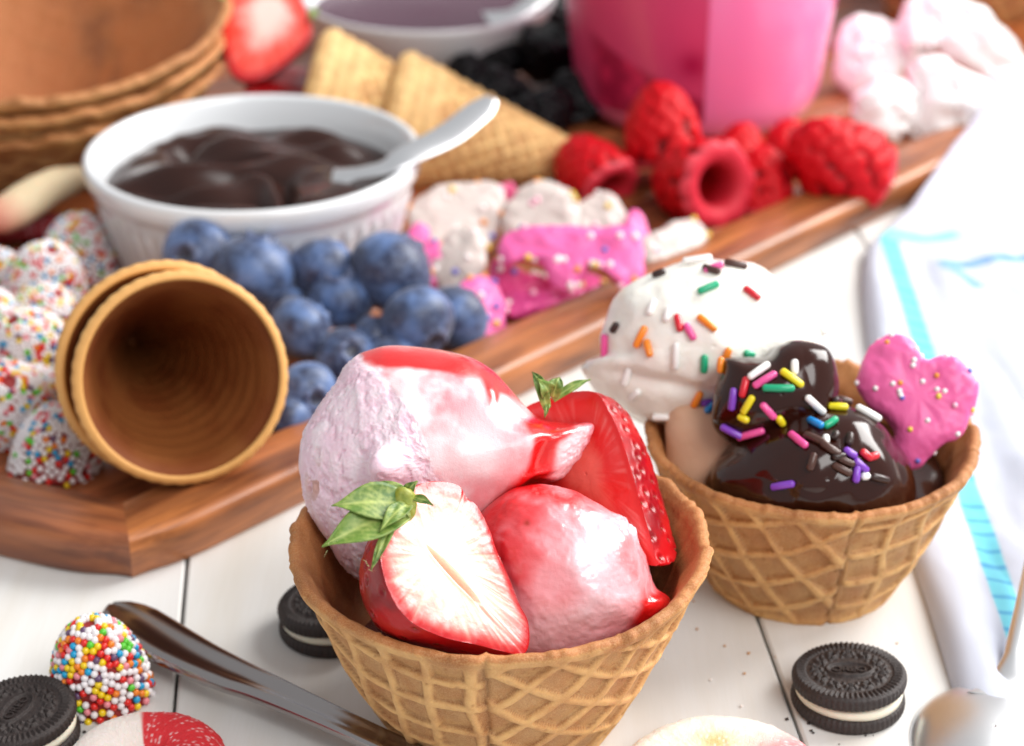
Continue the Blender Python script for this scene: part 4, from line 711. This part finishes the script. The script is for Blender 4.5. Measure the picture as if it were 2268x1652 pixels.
# ---------------------------------------------------------------- bead covered candies
def gum_profile(t): return np.clip(1.1 - .22 * t, 0, 9) * np.sqrt(np.clip(1 - np.clip((t - .1) / .92, 0, 1) ** 2.9, 0, 1))
def gum(name, loc, R, Hh, tiltv, label, seed, parts=False, br=.105, grp='bead covered jelly candies on the tray'):
    th = empty(name, loc, label, 'candy', grp); a, b, c = frame(tiltv); rotm = Matrix((a, b, c)).transposed(); th.rotation_euler = rotm.to_euler()
    obj('jelly', rows('jelly', lathe([(R * float(gum_profile(np.array(t))) * .95, Hh * t - Hh / 2) for t in np.linspace(0, .985, 20)], 40), None, cap0=[0, 0, -Hh / 2], cap1=[0, 0, Hh * .49]), M['jelly'], th)
    r = np.random.default_rng(seed); pts = []; g = 3 * br * .61
    N = int(5.2 * R * Hh / (br * br * 3.1)); ga = math.pi * (3 - math.sqrt(5))
    for i in range(N):
        t = 1 - (i + .5) / N; t = t ** .85; rr = R * float(gum_profile(np.array(t))); pts.append((rr * math.cos(i * ga), rr * math.sin(i * ga), Hh * t - Hh / 2))
    pts = np.array(pts) + r.standard_normal((len(pts), 3)) * br * .55
    for _ in range(14):   # relax so beads pack evenly
        d = pts[:, None] - pts[None]; D = np.linalg.norm(d, axis=-1) + 1e-6; wgt = np.clip(1.95 * br - D, 0, 1) * (D > 1e-5); pts = pts + (d / D[..., None] * wgt[..., None]).sum(1) * .3
        t = np.clip((pts[:, 2] + Hh / 2) / Hh, 0, 1); rr = R * gum_profile(t); rad = np.linalg.norm(pts[:, :2], axis=1) + 1e-6; pts[:, :2] *= (rr / rad)[:, None] * .5 + .5; pts[:, 2] = t * Hh - Hh / 2
    bw = BW * (1 if parts else np.array([2.6] + [1] * 7)); ci = r.choice(len(BEAD), len(pts), p=bw / bw.sum()); sv, sf = sphere_vf(6, 8) if parts else sphere_vf(4, 6)
    Rm = np.array(rotm); vis = -((pts @ Rm.T) @ FW); order = np.argsort(-vis); jit = 1 + .12 * (r.random(len(pts)) - .5)
    first = order[:290] if parts else []
    for i in first: obj('sugar_bead', beadm[ci[i]], None, th, pts[i])
    rest = order[len(first):]; V, Fc, Cc = join([(sv * br * jit[i] + pts[i], sf, lin(*BEAD[ci[i]][0])) for i in rest])
    obj('sugar_beads', mesh('sugar_beads', V, None, Fc, Cc), M['bead'], th, kind='stuff')
sv, sf = sphere_vf(7, 9); beadm = []
for c, _ in BEAD: me = mesh('sugar_bead', sv * .112, None, sf); me.materials.append(material('bead', lin(*c), .3, coat=.2)); beadm.append(me)
g0 = gz(214, 1462, 1.25); gum('beaded_candy', g0, 1.28, 2.6, (-.05, -.1, 1), 'candy coated in coloured sugar beads standing beside the spoon handle', 1, True, .112, 'bead covered jelly candies')
GC = [(175, 545, 1.9, 1.45, 2.6, (0, .2, 1), 'beaded candy highest in the pile, leaning on the ramekin'), (105, 610, 2.6, 1.5, 2.6, (.3, -.3, 1), 'beaded candy on top of the pile left of the ramekin'), (100, 700, 1.9, 1.35, 2.4, (.5, -.2, .8), 'pinkish beaded candy left of the open cone, upper'), (62, 765, 2.2, 1.5, 2.8, (-.2, -.4, .9), 'beaded candy with many blue beads left of the open cone'),
      (20, 885, 2.1, 1.5, 2.7, (.2, -.5, .7), 'beaded candy cut by the left edge above the tray rim'), (128, 975, 1.4, 1.4, 2.4, (.1, .3, .9), 'shaded beaded candy low against the tray rim'), (-5, 620, 1.8, 1.3, 2.4, (0, 0, 1), 'greenish beaded candy at the left edge'), (-22, 710, 2.0, 1.3, 2.4, (0, 0, 1), 'beaded candy mostly beyond the left edge'), (65, 870, 1.2, 1.1, 2.2, (.8, 0, .4), 'beaded candy hidden behind the one at the left edge')]
for i, (x, y, zz, R_, H_, tv, l) in enumerate(GC): gum('beaded_candy', gz(x, y, zz), R_, H_, tv, l, 40 + i)

# ---------------------------------------------------------------- sugared jelly rings
def ring_candy(loc, Ro, r, colf, label, nrm=(0, 0, 1), arc=(0, 360), seed=0, flat=.75, grp=None):
    n, k = 260, 90; a = np.radians(np.linspace(arc[0], arc[1], n, endpoint=False if arc[1] - arc[0] == 360 else True)); b = np.linspace(0, 2 * np.pi, k, endpoint=False); A, B = np.meshgrid(a, b, indexing='ij')
    P = np.stack([(Ro + r * np.cos(B)) * np.cos(A), (Ro + r * np.cos(B)) * np.sin(A), r * flat * np.sin(B)], -1); nr = np.stack([np.cos(B) * np.cos(A), np.cos(B) * np.sin(A), np.sin(B)], -1)
    P = P + nr * (.05 * fbm(P * 1.5 + seed, 2, 1) + .03 * np.abs(vn(P * 9 + seed, 2)) + .02 * np.abs(vn(P * 17, 5)))[..., None]
    c, idn = cell(P * 9, seed); C = colf(A, B, P); C = mixc(C, lin(250, 236, 236), (idn > .55) * sstep(.5, .2, c) * .6)
    full = arc[1] - arc[0] == 360
    if full: P = np.concatenate([P, P[:1]]); C = np.concatenate([C, C[:1]])
    me = rows('jelly_ring', P, C, cap0=None if full else P[0].mean(0), cap1=None if full else P[-1].mean(0))
    o = obj('jelly_ring', me, M['sugar'], None, loc, label, 'candy', grp); x_, y_, z_ = frame(nrm); o.rotation_euler = Matrix((x_, y_, z_)).transposed().to_euler(); return o
def redwhite(A, B, P):
    a = (np.degrees(A) + 360) % 360; m = sstep(104, 98, a) * sstep(-1, 0, a) + sstep(330, 340, a) + 0 * a
    return mixc(lin(240, 228, 220), lin(216, 34, 44), np.clip(m, 0, 1))
g1 = gz(322, 1705, .55); ring_candy(g1, 1.35, .85, redwhite, 'sugared jelly ring, red half and white half, at the bottom left edge', seed=2)
def peach(A, B, P):
    a = (np.degrees(A) + 360) % 360; inner = sstep(.3, -.4, np.cos(B)) * np.exp(-((a - 95) / 30) ** 2); C = mixc(lin(250, 242, 230), lin(248, 184, 112), inner * .9)
    m = np.exp(-((a - 22) / 26) ** 2) + np.exp(-((a - 165) / 22) ** 2) * sstep(.4, -.5, np.cos(B)) + sstep(200, 215, a) * sstep(345, 335, a); return mixc(C, lin(238, 88, 104), np.clip(m, 0, 1) * .9)
g2 = gz(1603, 1742, .45); ring_candy(g2, 1.7, 1.12, peach, 'pale peach coloured jelly ring at the bottom edge below the back bowl', seed=5, flat=.5)
cr = lambda c1_, c2_: (lambda A, B, P: mixc(lin(*c1_), lin(*c2_), sstep(-.2, .5, np.cos(A * 2 + 1.1))))
p_ = [gz(-60, 500, 2.6), gz(20, 470, 2.8), gz(110, 415, 2.9), gz(215, 382, 2.7)]; P, C = sweep([p - p_[1] for p in p_], [.3, .85, .95, .8, .3], [.3, .6, .65, .6, .3], (0, -.5, 1), 80, 40)
P = P + .04 * fbm(P * 3, 3, 3)[..., None]; Cs = mixc(lin(206, 120, 100), lin(226, 206, 170), sstep(.15, .45, np.linspace(0, 1, 80)))[:, None] * np.ones((1, 40, 1))
obj('jelly_strip', rows('jelly_strip', P, Cs, cap0=C[0], cap1=C[-1]), M['sugar'], None, p_[1], 'cream coloured jelly strip left of the ramekin', 'candy')
g4 = gz(30, 545, 1.3); ring_candy(g4, 2.2, .8, lambda A, B, P: mixc(lin(168, 34, 44), lin(150, 20, 34), np.cos(A) * .5 + .5), 'red jelly ring at the left edge under the cream strip', nrm=(0, 0, 1), seed=9)

# ---------------------------------------------------------------- sandwich cookies
def wafer(R, h, seed):
    n, rr = 360, np.linspace(.02, 1, 90); th = np.linspace(0, 2 * np.pi, n, endpoint=False); P = []
    rid = .5 + .5 * np.cos(th * 60)
    T, Q = np.meshgrid(th, rr); Hh = np.full(T.shape, h)
    ridg = sstep(.76, .80, Q) * (1 - sstep(.94, .97, Q)) * (.5 + .5 * np.cos(T * 60)) * .07
    x, y = Q * np.cos(T), Q * np.sin(T); fl = 0
    for k in range(12):    # little four petal flowers round the middle
        a = k * math.pi / 6; cx, cy = .58 * math.cos(a), .58 * math.sin(a); d = np.hypot(x - cx, y - cy); an = np.arctan2(y - cy, x - cx) - a; fl = fl + .06 * np.exp(-((d - .075) / .04) ** 2) * (np.abs(np.cos(2 * an)) > .35)
        a += math.pi / 12; d = np.hypot(x - .66 * math.cos(a), y - .66 * math.sin(a)); fl = fl + .05 * np.exp(-(d / .03) ** 2); d = np.hypot(x - .46 * math.cos(a), y - .46 * math.sin(a)); fl = fl + .05 * np.exp(-(d / .03) ** 2)
    ov = np.hypot(x / .40, y / .22); fl = (fl + .06 * np.exp(-((ov - 1) / .10) ** 2)) * 1.4
    Hh = h + ridg + fl + .014 * fbm(np.stack([x * 9, y * 9, x * 0 + seed], -1), 3, seed); Hh -= .05 * sstep(.96, 1, Q)
    top = np.stack([x * R, y * R, Hh], -1); L = [top]
    for q, zz in ((1.015, h - .1), (1.02, h * .5), (1.0, .06), (.96, 0)):
        r_ = R * (q + .008 * np.cos(th * 60)); L.append(np.stack([r_ * np.cos(th), r_ * np.sin(th), np.full(n, zz)], -1)[None])
    return rows('wafer', np.concatenate(L), None, cap0=[0, 0, h + .01], cap1=[0, 0, 0])
fc_ = bpy.data.curves.new('emblem', 'FONT'); fc_.body = 'OREO'; fc_.size = .36; fc_.extrude = .04; fc_.align_x = 'CENTER'; fc_.align_y = 'CENTER'; e_ = bpy.data.objects.new('emblem_source', fc_)
EMB = bpy.data.meshes.new_from_object(e_); bpy.data.objects.remove(e_)
def sandwich(loc, R, rotz, label, tilt=(0, 0), top_shift=(0, 0)):
    th = empty('sandwich_cookie', loc, label, 'cookie', 'chocolate sandwich cookies on the table', (tilt[0], tilt[1], rotz))
    b = obj('wafer', wafer(R, .42, 1), M['cookie'], th, (0, 0, .42)); b.rotation_euler = (math.pi, 0, 0)
    ft = np.linspace(0, 2 * np.pi, 90, endpoint=False); fr_ = R * (.955 + .02 * vn(np.stack([np.cos(ft) * 2, np.sin(ft) * 2, ft * 0], -1), 3)); L = [np.stack([fr_ * q * np.cos(ft), fr_ * q * np.sin(ft), np.full(90, zz)], -1) for q, zz in ((.9, .4), (1, .44), (1.01, .54), (1, .66), (.9, .7))]
    obj('filling', rows('filling', L, None, cap0=[0, 0, .4], cap1=[0, 0, .7]), M['filling'], th)
    w2 = obj('wafer', wafer(R, .42, 2), M['cookie'], th, (top_shift[0], top_shift[1], .66)); w2.rotation_euler = (math.radians(-4), math.radians(-3), 0)
    obj('emblem', EMB, M['cookie'], w2, (0, 0, .43))
ck = gz(1880, 1517, .6); sandwich((ck[0], ck[1], 0), 1.57, -.1, 'black sandwich cookie with cream filling right of the table joint')
ck = gz(45, 1600, .6); sandwich((ck[0], ck[1], .0), 1.55, 1.2, 'black sandwich cookie at the bottom left corner of the picture')
ck = gz(735, 1370, .4); sandwich((ck[0], ck[1], 0), 1.55, .5, 'black sandwich cookie half hidden behind the front waffle bowl')

# ---------------------------------------------------------------- spoons on the table
pts = [gz(248, 1340, .5), gz(300, 1378, .6), gz(400, 1441, .7), gz(500, 1490, .8), gz(600, 1531, .9), gz(800, 1622, .9), gz(1000, 1712, .7)]; org = pts[3]
P, C = sweep([p - org for p in pts], [.15, .52, .72, .82, .84, .84, .82, .78, .74, .70, .66, .60, .55, .50, .46, .44, .42, .41, .40], [.1, .22, .26, .26, .24, .22, .2], (0, 0, 1), 160, 48, .7, .5); P[..., 2] -= 0
sp = empty('spoon', org, 'steel spoon handle slanting from the beaded candy toward the front bowl', 'spoon'); obj('handle', rows('handle', P, None, cap0=C[0], cap1=C[-1]), M['steel2'], sp)
sb = gz(2195, 1610, .7); th = np.linspace(0, 2 * np.pi, 120, endpoint=False); L = []
sx_, sy_ = 2.35, 2.0
def spoon_outline(th): return np.stack([2.25 * np.cos(th) * (1 + .08 * np.sin(th)), 2.75 * np.sin(th)], -1)
so = spoon_outline(th)
for q in np.linspace(1, .001, 40): L.append(np.stack([so[:, 0] * q, so[:, 1] * q, np.full(120, 0.75 * math.sqrt(max(0, 1 - q * q)) ** 1.4)], -1))
for q in np.linspace(.001, .97, 30): L.append(np.stack([so[:, 0] * q, so[:, 1] * q, np.full(120, 0.75 * math.sqrt(max(0, 1 - q * q)) ** 1.4 - .08)], -1))
sp = empty('spoon', (sb[0] + .1, sb[1], .02), 'shiny steel spoon lying bowl up at the bottom right corner on the napkin', 'spoon', rot=(math.radians(3), 0, math.radians(-21)))
obj('bowl', rows('bowl', L + [L[0]]), M['steel'], sp)
P, C = sweep([(0, 1.5, .52), (0, 2.4, .42), (0, 3.3, .7), (0, 5, 1.2), (0, 8, 1.9), (0, 12, 2.2)], [1.0, .55, .3, .3, .36, .5], [.05, .14, .2, .16, .12, .1], (0, 0, 1), 90, 28); obj('handle', rows('handle', P, None, cap0=C[0], cap1=C[-1]), M['steel'], sp)

# ---------------------------------------------------------------- napkin draped over the tray rim
A_ = [gz(2130, 1600), gz(2060, 1370), gz(2000, 1180), gz(1950, 950), gz(1918, 740), gz(1912, 590), gz(1960, 500, .8), gz(2100, 335, 1.7), gz(2180, 215, 1.9)]
A_ = catmull([p[:2] for p in A_], 260, False); n2 = 220; S = np.concatenate([np.linspace(0, 3, 90), np.linspace(3.03, 26, n2 - 90)])
ed = np.array([math.cos(math.radians(46.6)), math.sin(math.radians(46.6))]); en = np.array([-ed[1], ed[0]])
Xn = A_[:, None, 0] + S[None] * math.cos(math.radians(4)); Yn = A_[:, None, 1] + S[None] * math.sin(math.radians(4)) - .12 * S[None]
Q = np.stack([Xn, Yn], -1); sdist = (Q - V0) @ en
rimh = np.interp(sdist.ravel(), [-2.6, -1.0, -.15, .3, 1.6, 3.0, 4.2], [0, .35, 1.3, 1.62, 1.52, 1.38, 1.1]).reshape(sdist.shape)
roll = .95 * np.sqrt(np.clip(1 - ((S - .8) / .8) ** 2, 0, 1)) * (S < .8) + (S >= .8) * (.45 + .5 * np.exp(-((S - .8) / 1.3) ** 2)); roll = np.repeat(roll[None], len(A_), 0)
Qn = np.stack([Xn * .22, Yn * .12, Xn * 0], -1); Zn = rimh + roll * (.75 + .35 * vn(Qn * 2, 5)) + .9 * np.abs(fbm(Qn * np.array([1.9, .8, 1]), 2, 9)) * sstep(1.5, 4, S)[None] + .08 * fbm(Qn * 6, 2, 10) * sstep(.3, 1, S)[None] + .02
def dl(p, q, Xx, Yy):
    p, q = np.array(p)[:2], np.array(q)[:2]; d = q - p; L_ = np.linalg.norm(d); d /= L_; t = (Xx - p[0]) * d[0] + (Yy - p[1]) * d[1]; s = (Xx - p[0]) * d[1] - (Yy - p[1]) * d[0]; return t, s, L_
C = np.repeat(np.repeat(lin(192, 197, 212)[None, None], Xn.shape[0], 0), Xn.shape[1], 1)
def stripe(p, q, wd, dashes=True, col=(130, 214, 226), dark=(30, 150, 205), am=1):
    global C
    t, s, L_ = dl(p, q, Xn, Yn); m = sstep(wd / 2 + .06, wd / 2 - .06, np.abs(s)) * (t > -.3) * (t < L_); C = mixc(C, lin(*col), m * am)
    if dashes: C = mixc(C, lin(*dark), m * sstep(.75, .9, np.cos(t * 2 * np.pi / .95)) * .8 * am)
stripe(gz(1966, 505, 1.0), gz(2262, 1400, .9), .8, True, (104, 200, 220), (20, 130, 195))
stripe(gz(1975, 510, 1.0), gz(2125, 484, 1.2), .9, False, (130, 220, 224))
stripe(gz(2095, 574, .9), gz(2400, 530, 1), .8, True, (110, 160, 230), (60, 110, 210))
stripe(gz(2098, 574, .9), gz(2172, 622, .9), .6, False, (110, 160, 230))
P = np.stack([Xn, Yn, Zn], -1); P2 = P - np.array([0, 0, .12]); P2[:, 0] = P[:, 0]
pc = P[0, 0].copy(); pc[2] = 0
mV = np.concatenate([P.reshape(-1, 3), P2.reshape(-1, 3)]) - pc; n1_, n2_ = P.shape[:2]; i, j = np.meshgrid(np.arange(n1_ - 1), np.arange(n2_ - 1), indexing='ij')
q1 = np.stack([i * n2_ + j, i * n2_ + j + 1, (i + 1) * n2_ + j + 1, (i + 1) * n2_ + j], -1).reshape(-1, 4)
obj('napkin', mesh('napkin', mV, np.concatenate([q1, q1[:, ::-1] + n1_ * n2_]), None, np.concatenate([C.reshape(-1, 3)] * 2)), M['cloth'], None, pc, 'white cotton napkin with a turquoise stitched stripe draped over the tray rim', 'napkin')

# ---------------------------------------------------------------- crumbs on the table
cr_ = []; sv, sf = sphere_vf(4, 5); rc_ = np.random.default_rng(5)
for cx_, cy_, nn_, sp_, c_ in ((1870, 1610, 12, 60, (40, 30, 28)), (720, 1440, 8, 50, (40, 30, 28)), (90, 1640, 8, 90, (44, 32, 30)), (1150, 1600, 10, 420, (190, 130, 76)), (1700, 1400, 10, 120, (196, 140, 84)), (1500, 1500, 5, 120, (236, 226, 220))):
    for _ in range(nn_):
        r_ = .02 + .035 * rc_.random(); p = gz(cx_ + sp_ * rc_.standard_normal(), cy_ + .5 * sp_ * rc_.standard_normal(), r_ * .7); v = sv * r_ * (1 + .4 * rc_.standard_normal((len(sv), 1)) * .6) * np.array([1, 1, .7]); cr_.append((v + p, sf, lin(*c_)))
V_, F_, C_ = join(cr_); obj('crumbs', mesh('crumbs', V_, None, F_, C_), M['bead'], None, None, 'tiny dark and tan crumbs scattered on the white table boards', 'crumbs', None, 'stuff')
# ---------------------------------------------------------------- centimetres to metres
for me in bpy.data.meshes:
    co = np.empty(len(me.vertices) * 3); me.vertices.foreach_get('co', co); me.vertices.foreach_set('co', co * .01); me.update()
for o in bpy.data.objects:
    if o.type in ('CAMERA', 'LIGHT'): continue
    o.location = o.location * .01
    if o.name == 'ramekin': o.scale = (1.02, 1.02, 1)
    if o.type == 'FONT': o.scale = Vector((.01, .01, .01))
